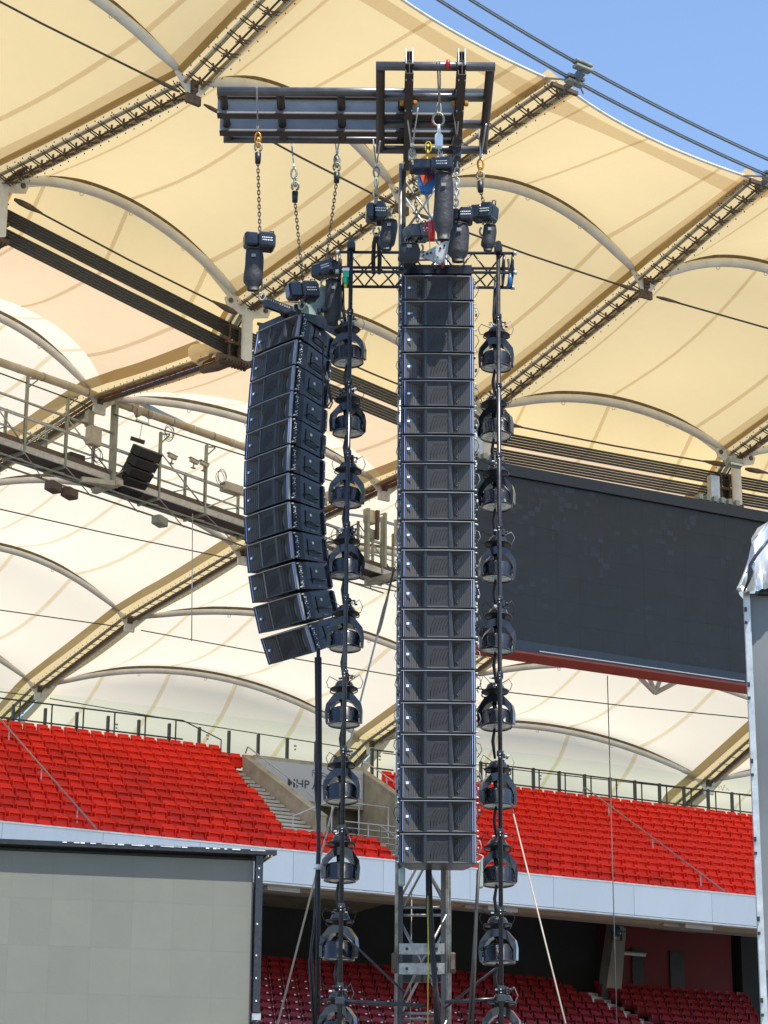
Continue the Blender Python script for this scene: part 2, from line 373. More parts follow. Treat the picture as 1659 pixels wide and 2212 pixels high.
RISE = {(-1,'a'):1.3,(0,'a'):1.35,(1,'a'):1.75,(2,'a'):1.8,(3,'a'):1.8,(4,'a'):1.8,
        (-1,'b'):1.3,(0,'b'):1.4,(1,'b'):1.25,(2,'b'):1.25,(3,'b'):1.3,(4,'b'):1.3,
        (-1,'c'):1.5,(0,'c'):1.6,(1,'c'):0.95,(2,'c'):1.0,(3,'c'):1.0,(4,'c'):1.0,
        (-1,'cc'):1.5,(0,'cc'):1.5,(1,'cc'):1.5,(2,'cc'):1.2,(3,'cc'):1.0,(4,'cc'):1.0,
        (-1,'d'):2.2,(0,'d'):2.2,(1,'d'):2.4,(2,'d'):1.4,(3,'d'):1.3,(4,'d'):1.0,
        (-1,'e'):2.2,(0,'e'):2.2,(1,'e'):2.4,(2,'e'):2.0,(3,'e'):1.7,(4,'e'):1.2}
def raxis(k):
    b = R_(RAD[k][1]); return V((math.sin(b), -math.cos(b), 0))      # towards the pitch
def rp(k, s, z): N = RAD[k][0]; return V((N[0], N[1], 0)) + raxis(k)*s + V((0, 0, z+CAMH))
def rs(k, st): return rp(k, *ST[k][st])
def bulge(k, st, up=0.33):
    if st == 'in': return 0.25
    if st == 'k': return RISE[(k,'b')]*0.75
    if st in ('f', 'g'): return 0.5
    return RISE[(k, st)] + up
def surf(k, j, v, u, dz=0.0):
    s0, s1 = KEYS[j], KEYS[j+1]
    a = lerp(rs(k, s0), rs(k, s1), v); b = lerp(rs(k+1, s0), rs(k+1, s1), v)
    p = lerp(a, b, u)
    B = lerp(bulge(k, s0), bulge(k, s1), v)
    B *= 1 - (0.30 if (s0, s1) not in (('b','k'), ('in','a')) else 0.05)*math.sin(math.pi*v)
    if s0 == 'in': p += raxis(k)*(-0.8*(1-v)**2*4*u*(1-u))         # scalloped free edge
    p.z += B*4*u*(1-u) + dz
    return p
def vb(u): return 1 - 0.30*(4*u*(1-u))**0.6                       # scalloped end of the tan skirt
def strip(k, us, segs, name, m, parent, off, dz=0.0, nu=6):
    """one strip of cloth from u0 to u1, through the listed (segment, v0(u), v1(u))"""
    mb = MB(); u0, u1 = us; rows = []
    for j, f0, f1 in segs:
        nv = 7 if j in (1, 3, 4, 5, 6) else 5
        for i in range(nv+1):
            if rows and i == 0: continue
            rows.append([surf(k, j, lerp(f0(u), f1(u), i/nv), u, dz) for u in [lerp(u0, u1, q/nu) for q in range(nu+1)]])
    vs = [p for r in rows for p in r]; n = nu+1
    mb.add(vs, [(i*n+q, i*n+q+1, (i+1)*n+q+1, (i+1)*n+q) for i in range(len(rows)-1) for q in range(nu)], True)
    return mb.build(name, m, parent, off)
one, zero = (lambda u: 1.0), (lambda u: 0.0)
BAYLAB = {-1: 'tan and cream roof cloth of the bay at the top left corner', 0: 'tan and cream roof cloth of the bay behind the black steel arm, upper left',
          1: 'tan and cream roof cloth of the bay behind both hanging speaker columns', 2: 'tan and cream roof cloth of the bay above the dark scoreboard',
          3: 'tan and cream roof cloth of the bay at the right edge', 4: 'cream roof cloth of the outermost bay seen beside the grey clad tower'}
for k in range(-1, 5):
    root = thing('roof_cloth_bay', BAYLAB[k], 'roof cloth', rs(k, 'b'), 'stretched cloth bays of the stadium roof')
    off = rs(k, 'b')
    Wd = (rs(k+1, 'b')-rs(k, 'b')).length; e = 0.42/Wd
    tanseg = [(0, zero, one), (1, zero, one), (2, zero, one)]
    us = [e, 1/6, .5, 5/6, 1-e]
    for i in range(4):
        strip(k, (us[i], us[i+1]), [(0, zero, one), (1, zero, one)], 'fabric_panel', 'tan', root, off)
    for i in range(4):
        strip(k, (us[i], us[i+1]), [(2, zero, one)], 'brightened_panel', 'bright_gold', root, off, nu=8)
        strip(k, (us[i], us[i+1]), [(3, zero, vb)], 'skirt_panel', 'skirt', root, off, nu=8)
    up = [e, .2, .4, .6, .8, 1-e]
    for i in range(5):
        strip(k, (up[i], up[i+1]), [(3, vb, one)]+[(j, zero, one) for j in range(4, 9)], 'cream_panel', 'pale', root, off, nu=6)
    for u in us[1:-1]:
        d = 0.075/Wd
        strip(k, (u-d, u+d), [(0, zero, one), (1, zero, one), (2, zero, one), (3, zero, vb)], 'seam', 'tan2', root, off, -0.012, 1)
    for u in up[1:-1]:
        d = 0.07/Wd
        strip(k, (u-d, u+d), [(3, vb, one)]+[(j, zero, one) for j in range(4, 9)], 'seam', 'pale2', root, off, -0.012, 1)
    # doubled cloth along the free edge and along both radials
    for (a, b) in ((e, 2.1*e), (1-2.1*e, 1-e)):
        strip(k, (a, b), tanseg[:2], 'edge_band', 'tan2', root, off, -0.02, 1)
    mb = MB(); mb2 = MB(); n = 26
    E0 = [surf(k, 0, 0.0, e+(1-2*e)*i/n) for i in range(n+1)]
    E1 = [surf(k, 0, 0.17, e+(1-2*e)*i/n, -0.015) for i in range(n+1)]
    E2 = [surf(k, 0, 0.06, e+(1-2*e)*i/n, -0.015) for i in range(n+1)]
    mb2.add(E1+E2, [(i, i+1, n+2+i, n+1+i) for i in range(n)], True)
    mb2.build('edge_band', 'tan2', root, off)
    mb.tube(E0, 0.045, 6); mb.build('white_edge_cord', 'trim', root, off)

# roof arches ----------------------------------------------------------------
ARCH = [(-1,'a','top left corner'), (0,'a','behind the black steel arm'), (1,'a','right of the tower top, upper'), (2,'a','at the right edge, upper'),
        (-1,'b','at the far left above the ring cables'), (0,'b','left, above the ring cables'), (1,'b','behind the lights left of the tower'), (2,'b','above the scoreboard'), (3,'b','right edge above the scoreboard'),
        (0,'c','left, over the drain pipe'), (1,'c','behind the left speaker column, mid height'), (2,'c','behind the scoreboard'),
        (1,'cc','far left behind the catwalk'), (2,'cc','behind the tower, lower'),
        (1,'d','left, below the catwalk'), (2,'d','behind the lower end of the left speaker column'), (3,'d','below the scoreboard'),
        (1,'e','lower left corner of the roof'), (2,'e','above the left red seats'), (3,'e','above the right red seats'), (4,'e','beside the grey clad tower')]
def archpt(k, st, u, dz=0.0):
    a, b = rs(k, st), rs(k+1, st); p = lerp(a, b, u); p.z += RISE[(k, st)]*4*u*(1-u) + dz; return p
for k, st, where in ARCH:
    a, b = rs(k, st), rs(k+1, st); L = (b-a).length
    near = st in 'ab'
    root = thing('roof_arch', 'white curved roof pipe between two ribs, '+where, 'roof arch', a, 'white roof arches')
    r = 0.165 if near else 0.14
    e = 0.55/L; N = 26
    pts = [archpt(k, st, lerp(e, 1-e, i/N)) for i in range(N+1)]
    mb = MB(); mb.tube(pts, [r*(0.62 if i in (0, N) else 0.85 if i in (1, N-1) else 1) for i in range(N+1)], 12); mb.build('pipe', 'arch', root, a)
    mb = MB()
    for i in range(N):
        mb.bar(archpt(k, st, lerp(e, 1-e, i/N), r+.05), archpt(k, st, lerp(e, 1-e, (i+1)/N), r+.05), 0.16, 0.10)
    mb.build('clamp_strip', 'rim', root, a)
    d = (b-a).normalized()
    for q, s in ((pts[0], -1), (pts[-1], 1)):
        mb = MB(); base = a if s < 0 else b
        mb.bar(q, base + V((0, 0, -0.08)), 0.05, 0.30); mb.bar(q + V((0, 0, -.05)), base - d*s*0.05 + V((0, 0, -0.35)), 0.04, 0.22)
        mb.build('end_gusset', 'arch', root, a)
    for u in (.3, .5, .72):
        mb = MB(); p = archpt(k, st, u, -r-.05); ring(mb, p, .06, .06, .014); mb.build('eyelet', 'arch', root, a)
    # straight tie rope under the arch, with spindle shaped sockets
    mb = MB(); t0 = a + d*0.55 + V((0, 0, -0.42)); t1 = b - d*0.55 + V((0, 0, -0.42))
    mb.tube([t0, lerp(t0, t1, .5)-V((0, 0, .06)), t1], 0.032 if near else 0.026, 6)
    o = mb.build('tie_rope', 'cable', root, a)
    if near:
        for q, dd in ((t0, d), (t1, -d)):
            mb = MB(); mb.tube([q-dd*.1, q+dd*.12, q+dd*.45, q+dd*.7, q+dd*.95], [x*(1 if st == 'b' else .6) for x in (.05, .10, .105, .07, .035)], 8); mb.build('rope_socket', 'rust', root, a)

# radial ribs with clamp brackets --------------------------------------------
RIBLAB = {-1:'steel roof rib with cross brackets beyond the top left corner', 0:'steel roof rib with cross brackets running across the upper left', 1:'steel roof rib with cross brackets passing behind the tower top',
          2:'steel roof rib with cross brackets from the right edge down behind the tower', 3:'steel roof rib with cross brackets behind the scoreboard', 4:'steel roof rib with cross brackets beside the grey clad tower'}
def bracket_mesh(style):
    mb = MB()       # local x = along the rib, y = across, z = up
    if style == 0:
        mb.bar((-.06,-.46,.02), (-.06,.20,-.22), .026, .034); mb.bar((.06,-.46,.02), (.06,.20,-.22), .026, .034)
        mb.bar((-.06,-.16,-.20), (-.06,.46,.02), .026, .034); mb.bar((.06,-.16,-.20), (.06,.46,.02), .026, .034)
        mb.bar((0,0,-.20), (0,0,.06), .05, .05, (1,0,0))
    else:
        mb.bar((0,-.40,.05), (0,.40,.05), .02, .028); mb.bar((.07,-.40,.05), (-.07,.12,-.10), .018, .024)
    return mb
BR = {}
for st_, nm in ((0, 'rust'), (1, 'rust')):
    o = bracket_mesh(st_).build('clamp_bracket', nm); scene.collection.objects.unlink(o); BR[st_] = o
for k in range(-1, 5):
    if k == -1: pass
    base = rs(k, 'b'); ax = raxis(k); ya = V((0,0,1)).cross(ax)
    root = thing('roof_rib', RIBLAB[k], 'roof rib', base, 'steel ribs of the stadium roof')
    pts_in = [rs(k, s) for s in ('in', 'a', 'b', 'k')]; pts_out = [rs(k, s) for s in ('k', 'c', 'cc', 'd', 'e', 'f', 'g')]
    side = ya*0.30
    for pts, mt in ((pts_in, 'olive'), (pts_out, 'olive')):
        for sgn in (-1, 1):
            mb = MB(); mb.tube([p + side*sgn + V((0,0,.02)) for p in pts], 0.055 if pts is pts_in else 0.07, 6); mb.build('edge_tube', mt, root, base)
            mb = MB()       # row of bolt heads beside the rib
            for a, b in zip(pts[:-1], pts[1:]):
                L = (b-a).length; n = int(L/0.42) if k < 4 else 0
                for i in range(n): mb.box(lerp(a, b, (i+.5)/n) + ya*sgn*0.56 + V((0,0,.0)), (.032,.032,.04))
            if mb.v: mb.build('bolt_row', 'rust' if pts is pts_in else 'olive', root, base, kind='stuff')
            mb = MB()
            for a, b in zip(pts[:-1], pts[1:]):
                mb.bar(a+ya*sgn*0.40, b+ya*sgn*0.40, 0.05, 0.03)
            mb.build('cover_flange', 'arch' if pts is pts_in else 'drain', root, base)
        mb = MB(); mb.tube([p + V((0,0,-.12)) for p in pts], 0.035 if pts is pts_in else 0.075, 6)
        mb.build('rib_cable', 'cable' if pts is pts_in else 'rust', root, base)
        if pts is pts_out:
            mb = MB(); mb.tube([p + V((0,0,-.02)) - ya*.12 for p in pts[:3]], 0.06, 6); mb.build('red_brown_tube', 'redrust', root, base)
        # rain cover of yellowed cloth above the gap
        mb = MB(); n = len(pts); up = V((0,0,.10)); cwid = .60 if pts is pts_in else .86; eh = V((0,0,.34 if pts is pts_in else .46))
        mb.add([p + eh - ya*cwid for p in pts] + [p + up for p in pts] + [p + eh + ya*cwid for p in pts],
               [(i, i+1, n+i+1, n+i) for i in range(n-1)] + [(n+i, n+i+1, 2*n+i+1, 2*n+i) for i in range(n-1)], True)
        mb.build('gap_cover', 'tan', root, base)
        for a, b in zip(pts[:-1], pts[1:]):
            d = b-a; L = d.length; d.normalize()
            if k == -1 or L < 3: continue
            n = int(L/(0.60 if pts is pts_in else 0.62))
            z = ya.cross(d).normalized()*-1
            if z.z < 0: z = -z
            rot = Matrix((d, ya, z)).transposed().to_euler()
            for i in range(n):
                p = lerp(a, b, (i+.5)/n)
                r2 = (Matrix((d, ya, z)).transposed() @ Matrix.Rotation(random.uniform(-.12, .12), 3, 'Z')).to_euler()
                inst(BR[0 if pts is pts_in else 1], root, p-base, r2)
    if k <= 4 and k >= 0:   # dark node fitting under arch feet
        for s in ('a', 'c', 'cc', 'd', 'e'):
            mb = MB(); p = rs(k, s)
            mb.box(p+V((0,0,-.15)), (.16,.16,.6)); mb.box(p+V((0,0,-.45)), (.5,.12,.28), Matrix.Rotation(R_(RAD[k][1]), 3, 'Z'))
            mb.build('node_fitting', 'arch' if s != 'a' else 'rust', root, base)
            mb = MB(); mb.box(p+V((0,0,-.05)), (.22,.22,.34), Matrix.Rotation(R_(30), 3, 'Z')); mb.build('node_bolt', 'rust', root, base)

# ring cables, white struts and clamps ---------------------------------------
RINGLAB = {-1:'bundle of black ring cables at the far left', 0:'bundle of ten black ring cables running down from the left edge', 1:'bundle of black ring cables passing behind the lights and tower',
           2:'bundle of black ring cables above the scoreboard', 3:'bundle of black ring cables at the right edge'}
for k in range(-1, 4):
    a, b = rs(k, 'b'), rs(k+1, 'b')
    root = thing('ring_cable_bundle', RINGLAB[k], 'cables', a, 'ring cables of the stadium roof')
    zs = [-.60-.108*i for i in range(5)] + [-1.24-.108*i for i in range(5)]
    lat = [0]*5 + [.06]*5
    for z, q in zip(zs, lat):
        mb = MB(); o = -raxis(k)*(.5+q); o2 = -raxis(k+1)*(.5+q)
        mb.tube([a+o+V((0,0,z)), b+o2+V((0,0,z))], 0.045, 6); mb.build('cable', 'cable', root, a)
STRLAB = {-1:'white stub post hanging from the roof ring beyond the left edge', 0:'white stub post hanging from the roof ring at the left edge', 1:'white stub post hanging from the roof ring just above the left speaker column',
          2:'white stub post hanging from the roof ring, hidden behind the tower', 3:'white stub post hanging from the roof ring over the right end of the scoreboard'}
for k in range(0, 4):
    p = rs(k, 'b'); ax = raxis(k); tn = V((0,0,1)).cross(ax)
    root = thing('ring_post', STRLAB[k], 'post', p, 'white stub posts of the roof ring')
    mb = MB(); n = 14; r = .19
    top = [p + V((r*math.cos(2*math.pi*i/n), r*math.sin(2*math.pi*i/n), .05)) for i in range(n)]
    bot = [p + V((r*math.cos(2*math.pi*i/n), r*math.sin(2*math.pi*i/n), -1.85)) for i in range(n)]
    for q in bot: q.z += (q-p).dot(V((-.3, 1, 0)).normalized())*0.9
    mb.add(top+bot, [(i, (i+1) % n, n+(i+1) % n, n+i) for i in range(n)], True); mb.build('tube', 'arch', root, p)
    mb = MB(); mb.add(bot, [tuple(range(n))]); mb.build('slanted_end_plate', 'trim', root, p)
    for sgn in (-1, 1):
        mb = MB(); mb.prism([(0,.10),(.75,.30),(.95,.12),(.85,-.16),(0,-.40)], p, tn*sgn, V((0,0,1)), .05); mb.build('gusset', 'arch', root, p)
        mb = MB(); q = p + tn*sgn*.72 + V((0,0,.06))
        mb.tube([q-ax*.07, q+ax*.07], .09, 12); mb.build('pin', 'rust', root, p)
        mb = MB(); mb.tube([p+ax*sgn*.2+V((0,0,-.1)), p+ax*sgn*.9+V((0,0,-.02)), p+ax*sgn*1.35], [.08,.1,.05], 8); mb.build('rope_socket', 'rust', root, p)
    mb = MB()
    c = p - ax*.62 + V((0,0,-1.2)); rz = Matrix.Rotation(R_(RAD[k][1]), 3, 'Z')
    mb.box(c+V((0,0,.58)), (1.0,.35,.10), rz); mb.box(c+V((0,0,-.02)), (1.1,.5,.10), rz); mb.box(c+V((0,0,-.60)), (1.2,.5,.12), rz)
    for q in (-.4, 0, .4): mb.box(c + rz @ V((q,0,0)), (.06,.40,1.2), rz)
    mb.build('cable_clamp', 'rust', root, p)
    mb = MB()
    for i in range(9):
        for j in (-1, 1): mb.box(c + rz @ V((-.5+.125*i, j*.2, -.69)), (.07,.10,.09), rz)
    mb.build('clamp_bolts', 'rust', root, p)
    if k in (0, 1):
        mb = MB(); q = rs(k, 'k')
        mb.tube([c-V((0,0,.5))-ax*.1, q-V((0,0,.25)), q-ax*.9-V((0,0,.12))], [.16,.20,.15], 10)
        mb.tube([c-V((0,0,.55))-tn*.7-ax*.1, c-V((0,0,.55))-tn*.1], [.17,.17], 10)
        mb.build('brown_fork', 'rust', root, p)
        mb = MB(); n = 18
        cc = q - ax*-.1 + V((0,0,-.06))
        mb.add([cc + tn*1.15*math.cos(2*math.pi*i/n) + ax*.95*math.sin(2*math.pi*i/n)+V((0,0,.25*math.cos(2*math.pi*i/n)**2)) for i in range(n)], [tuple(range(n))])
        mb.build('opening_cuff', 'pale2', root, p)

# inner edge cables against the sky -------------------------------------------
nodes = {k: rs(k, 'in') + raxis(k)*.45 + V((0,0,-.05)) for k in range(-1, 4)}
lab = {-1:'top left', 0:'rising to the top of the picture', 1:'under the blue sky', 2:'beyond the right edge'}
for k in range(-1, 3):
    root = thing('edge_cable_pair', 'pair of steel ropes along the roof edge, '+lab[k], 'cables', nodes[k], 'steel ropes along the inner roof edge')
    for o in ((V((0,0,.0)), V((.0,0,0))), (raxis(k)*.35+V((0,0,.32)), raxis(k+1)*.35+V((0,0,.32)))):
        mb = MB(); a, b = nodes[k]+o[0], nodes[k+1]+o[1]; m_ = lerp(a, b, .5) - raxis(k)*.25
        q = [lerp(lerp(a, m_, t), lerp(m_, b, t), t) for t in [i/8 for i in range(9)]]
        mb.tube(q, .036, 6)
        off = V((0,0,.075)) ; mb.tube([x+off for x in q], .022, 6)
        mb.build('steel_rope', 'bluecable', root, nodes[k])
for k, l in ((0,'above the top of the picture'), (1,'against the blue sky above the tower frame'), (2,'at the right edge against the sky')):
    p = nodes[k]; ax = raxis(k); tn = V((0,0,1)).cross(ax); rz = Matrix.Rotation(R_(RAD[k][1]), 3, 'Z')
    root = thing('edge_cable_clamp', 'grey steel clamp joining rib and edge ropes, '+l, 'clamp', p, 'clamps on the roof edge ropes')
    mb = MB()
    for o in (V((0,0,.04)), ax*.35+V((0,0,.36))):
        mb.cbox(p+o+V((0,0,.07)), (.62,.26,.09), .02, rz); mb.cbox(p+o-V((0,0,.09)), (.62,.26,.09), .02, rz)
    mb.build('clamp_jaw', 'galvdark', root, p)
    mb = MB(); mb.bar(p-ax*.1, rs(k,'in')-ax*.2+V((0,0,-.1)), .10, .16); mb.bar(p+ax*.35+V((0,0,.2)), p-ax*.05, .10, .3); mb.build('link_plate', 'bluecable', root, p)
    mb = MB()
    for sgn in (-1, 1): mb.bar(p+tn*sgn*.15, rs(k,'in')+tn*sgn*.75+V((0,0,0)), .03, .05)
    mb.box(rs(k,'in')+V((0,0,-.1)), (1.0,.12,.12), rz)
    mb.build('edge_bracket', 'rust', root, p)

# ================================================================== STANDS
FZ = 13.0 + CAMH
A0 = Zp(0, 1774, FZ); TA = R_(28)
T = V((math.cos(TA), math.sin(TA), 0)); O = V((-math.sin(TA), math.cos(TA), 0)); ROT28 = Matrix.Rotation(TA, 3, 'Z')
def U(a, d, z): q = A0 + T*a + O*d; q.z = z; return q
def UZ(px, py, z):
    q = Zp(px, py, z) - A0; return q.dot(T), q.dot(O)
def UD(px, py, d):
    q = PL(px, py, A0 + O*d, O); return (q-A0).dot(T), q.z
RISEU, TREAD = .415, .8
def rowz(i): return 14.19 + RISEU*i
AMIN, AMAX = -12, 40
stand = thing('upper_stand', 'upper stadium tier with white front band, concrete steps and stair well', 'stand', U(0,0,FZ))
so = U(0,0,FZ)
# front band panels 3.1 m long
jt = [UD(x, 1850, 0)[0] for x in (244, 442, 634)]
PLN = 3.13; a0p = jt[2] - PLN*7
for i in range(18):
    a = a0p + PLN*i
    mb = MB(); c = U(a+PLN/2, .06, FZ-.53-.0); mb.box(c, (PLN-.012, .12, 0.98), ROT28); mb.build('fascia_panel', 'fascia', stand, so)
for z, h in ((FZ-.012, .05), (FZ-1.03-.04, .045)):
    mb = MB(); mb.bar(U(AMIN,.05,z), U(AMAX,.05,z), .17, h); mb.build('edge_profile', 'trim', stand, so)
mb = MB(); mb.bar(U(AMIN,.14,FZ-.55), U(AMAX,.14,FZ-.55), .04, 1.0); mb.build('joint_backing', 'galvdark', stand, so)
# soffit: short flat beige strip, then raked underside
mb = MB()
mb.hexa([U(AMIN,.13,FZ-1.12), U(AMAX,.13,FZ-1.12), U(AMAX,2.0,FZ-1.05), U(AMIN,2.0,FZ-1.05), U(AMIN,.13,FZ-.9), U(AMAX,.13,FZ-.9), U(AMAX,2.0,FZ-.9), U(AMIN,2.0,FZ-.9)])
mb.build('soffit_edge', 'soffit', stand, so)
mb = MB()
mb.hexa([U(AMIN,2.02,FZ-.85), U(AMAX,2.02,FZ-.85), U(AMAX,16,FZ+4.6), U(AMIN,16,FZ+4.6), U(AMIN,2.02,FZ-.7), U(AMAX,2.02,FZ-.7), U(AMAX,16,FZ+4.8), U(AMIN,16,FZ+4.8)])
mb.build('raked_underside', 'shadeconc', stand, so)
for px in (590, 1065, 1490):       # raker beams with a pale end block under the soffit
    a = UD(px, 1935 + (px-590)*.09, .3)[0]
    mb = MB()
    x0, x1 = a-.9, a+.9
    mb.hexa([U(x0,.5,FZ-1.20), U(x1,.5,FZ-1.20), U(x1,14,FZ+2.6), U(x0,14,FZ+2.6), U(x0,.5,FZ-1.07), U(x1,.5,FZ-1.07), U(x1,14,FZ+4.2), U(x0,14,FZ+4.2)])
    mb.build('raker_beam', 'soffit', stand, so)
    mb = MB(); mb.box(U(a+.3,.32,FZ-1.19), (1.1,.3,.14), ROT28); mb.build('end_block', 'soffit', stand, so)
# layout along the tier
def blockL(i): return 10.45 + max(0, i-3)*.13 + .25            # right limit of left seat block
def blockR(i): return 17.2 + max(0, i-8)*.2                    # left limit of right seat block above the well
VOM0, VOM1 = 12.15, 17.0
NR = 13
# steps: one solid terrace per row, butted
for i in range(NR):
    d0 = .22 + TREAD*i; z = rowz(i)
    spans = [(AMIN, AMAX)] if i < 3 else [(AMIN, VOM0), (VOM1, AMAX)]
    if i == NR-1: spans = [(AMIN, AMAX)]
    for (x0, x1) in spans:
        mb = MB(); c = U((x0+x1)/2, d0+TREAD/2, z-.30); mb.box(c, (x1-x0, TREAD-.004, .60), ROT28); mb.build('terrace_step', 'concrete', stand, so)
mb = MB(); mb.box(U((AMIN+12.0)/2, .22+TREAD*NR+TREAD/2, rowz(NR)-.30), (12.0-AMIN, TREAD-.004, .60), ROT28); mb.build('terrace_step', 'concrete', stand, so)
# stair treads left of the well
for i in range(3, NR-1):
    x0, x1 = blockL(i)+.12, VOM0
    if x1-x0 < .3: x0 = x1-.3
    for h in (0, 1):
        mb = MB(); mb.box(U((x0+x1)/2, .22+TREAD*i+.21+.4*h, rowz(i)+.10+h*.205), (x1-x0-.01, .36, .09), ROT28); mb.build('stair_tread', 'stair', stand, so)
# stair in the front rows right of the well, and landing
for i in range(0, 3):
    for h in (0, 1):
        mb = MB(); mb.box(U(14.9, .22+TREAD*i+.21+.4*h, rowz(i)+.09+h*.2), (1.5, .36, .09), ROT28); mb.build('stair_tread', 'stair', stand, so)
mb = MB(); mb.hexa([U(VOM0,.22+TREAD*3,rowz(2)-.3), U(VOM1,.22+TREAD*3,rowz(2)-.3), U(VOM1,10.6,rowz(2)-.3), U(VOM0,10.6,rowz(2)-.3), U(VOM0,.22+TREAD*3,rowz(2)+.02), U(VOM1,.22+TREAD*3,rowz(2)+.02), U(VOM1,10.6,rowz(2)+.02), U(VOM0,10.6,rowz(2)+.02)])
mb.build('landing', 'concrete', stand, so)
mb = MB(); mb.box(U((VOM0+14.1)/2, .22+TREAD*3+.08, rowz(2)+.35), (14.1-VOM0, .14, .68), ROT28); mb.build('parapet', 'concrete', stand, so)
# sloping side walls of the well
for x, th in ((VOM0+.12, .22), (VOM1-.12, .22)):
    mb = MB(); x0, x1 = x-th/2, x+th/2
    dA, dB = .22+TREAD*4.2, .22+TREAD*(NR-1)-.02
    zA, zB = rowz(4)+.75, rowz(NR-1)+.62
    mb.hexa([U(x0,dA,rowz(2)+.02), U(x1,dA,rowz(2)+.02), U(x1,dB,rowz(2)+.02), U(x0,dB,rowz(2)+.02), U(x0,dA,zA), U(x1,dA,zA), U(x1,dB,zB), U(x0,dB,zB)])
    mb.build('well_side_wall', 'concrete', stand, so)
    mb = MB(); mb.bar(U(x,dA,zA+.03), U(x,dB,zB+.03), .30, .06); mb.build('coping', 'concrete', stand, so)
# cross wall at back of the well above the passage
zB = rowz(NR-1)+.62
BW = .22+TREAD*(NR-1)-.35
mb = MB(); mb.box(U((VOM0+VOM1)/2, BW, zB-.78), (VOM1-VOM0-.5, .25, 1.55), ROT28); mb.build('lintel_wall', 'concrete', stand, so)
mb = MB(); mb.box(U((VOM0+VOM1)/2, BW+.55, rowz(2)+1.1), (VOM1-VOM0-.5, .1, 2.2), ROT28); mb.build('passage_door', 'raildark', stand, so)
mb = MB(); mb.box(U(VOM0+1.4, BW+.45, rowz(2)+1.0), (1.1, .06, 1.9), ROT28); mb.build('passage_opening', 'white', stand, so)
# wall behind the top row, hidden below the glass
mb = MB(); mb.box(U((12.05+AMAX)/2, .22+TREAD*NR+.5, rowz(NR-1)-1.2), (AMAX-12.05, .9, 3.0), ROT28); mb.build('rear_wall', 'concrete', stand, so)

mb = MB(); mb.box(U((AMIN+12.0)/2, .22+TREAD*(NR+1)+.1, rowz(NR)-1.6), (12.0-AMIN, .15, 3.0), ROT28); mb.build('rear_wall', 'concrete', stand, so)
# banner with the arena's name ------------------------------------------------
bz = zB-.80
ban = thing('banner', 'pale grey banner reading MHP Arena on the stair well wall', 'banner', U((VOM0+VOM1)/2, BW-.14, bz))
mb = MB(); mb.box(U((VOM0+VOM1)/2, BW-.145, bz), (VOM1-VOM0-.6, .03, 1.30), ROT28); mb.build('banner_sheet', 'banner', ban, ban.location)
fr = (math.pi/2, 0, TA)
ban_f = V((0,0,0)) - O*.03
aM = UD(616, 1665, BW)[0] - (VOM0+VOM1)/2
text_obj('MHP', 'bold_lettering', 'ink', .44, ban, ban_f + T*aM + V((0,0,-.22)), fr, .003, bold=.003)
text_obj('Arena', 'light_lettering', 'ink', .44, ban, ban_f + T*(aM+.98) + V((0,0,-.22)), fr, .003)
mb = MB()     # chevron mark left of the words and the line drawing of the stadium above
o0 = ban.location + ban_f - O*.004
for k_ in range(3):
    x = aM-.78+.14*k_
    mb.bar(o0+T*(x)+V((0,0,.10-.04*k_)), o0+T*(x+.07)+V((0,0,-.20)), .004, .035, O)
mb.build('wedge_mark', 'ink', ban, ban.location)
mb = MB()
c0 = o0 + T*(aM+1.75) + V((0,0,.30))
q = [c0+T*(-.75+1.5*i/16)+V((0,0,.14*math.cos(i/16*math.pi*1.2)-.06)) for i in range(17)]
mb.tube(q, .012, 4); mb.tube([x+V((0,0,.10)) for x in q], .008, 4)
for x in q[::2]: mb.tube([x, x+V((0,0,.10))], .007, 4); mb.tube([x, x-V((0,0,.13))], .007, 4)
mb.build('stadium_line_drawing', 'ink', ban, ban.location)

# seats ------------------------------------------------------------------------
def seat_mesh(upper=True):
    mb = MB(); w = .212
    # backrest slab, slightly dished, leaning back
    prof = [(.36, .00), (.52, .035), (.70, .075), (.84, .115)]
    vs, fs = [], []
    xs = [-w, -w*.6, 0, w*.6, w]; dish = [0, .018, .028, .018, 0]
    for z, y in prof:
        for x, dd in zip(xs, dish): vs.append((x*(1 if z < .8 else .93), y+dd, z+( .012 if abs(x) < .2 and z > .8 else 0)))
    n = len(vs)
    for x, y, z in list(vs): vs.append((x, y+.035, z))
    for r in range(3):
        for c in range(4):
            a = r*5+c; fs += [(a, a+1, a+6, a+5), (n+a, n+a+5, n+a+6, n+a+1)]
    for r in range(3):
        fs += [(r*5, r*5+5, n+r*5+5, n+r*5), (r*5+4, n+r*5+4, n+r*5+9, r*5+9)]
    for c in range(4): fs += [(15+c, 16+c, n+16+c, n+15+c), (c, n+c, n+c+1, c+1)]
    mb.add(vs, fs)
    # folded seat pan in front
    mb.hexa([(-w*.80,-.12,.30), (w*.80,-.12,.30), (w*.84,-.02,.28), (-w*.84,-.02,.28), (-w*.80,-.04,.665), (w*.80,-.04,.665), (w*.84,.03,.665), (-w*.84,.03,.665)])
    mb.hexa([(-w*.88,-.125,.655), (w*.88,-.125,.655), (w*.90,.0,.655), (-w*.90,.0,.655), (-w*.88,-.085,.71), (w*.88,-.085,.71), (w*.90,.06,.725), (-w*.90,.06,.725)])
    mb.box((-w*.87,-.09,.50), (.022,.10,.30)); mb.box((w*.87,-.09,.50), (.022,.10,.30))
    mb.box((-w*.93,-.03,.42), (.02,.16,.2)); mb.box((w*.93,-.03,.42), (.02,.16,.2))
    mb.box((0,.03,.18), (.06,.06,.36))
    return mb
sm = seat_mesh()
s0 = sm.build('stadium_seat', 'seat'); s0.location = (0,0,-50)
spots = []
PIT = .50
def aof(i, ph): return ph
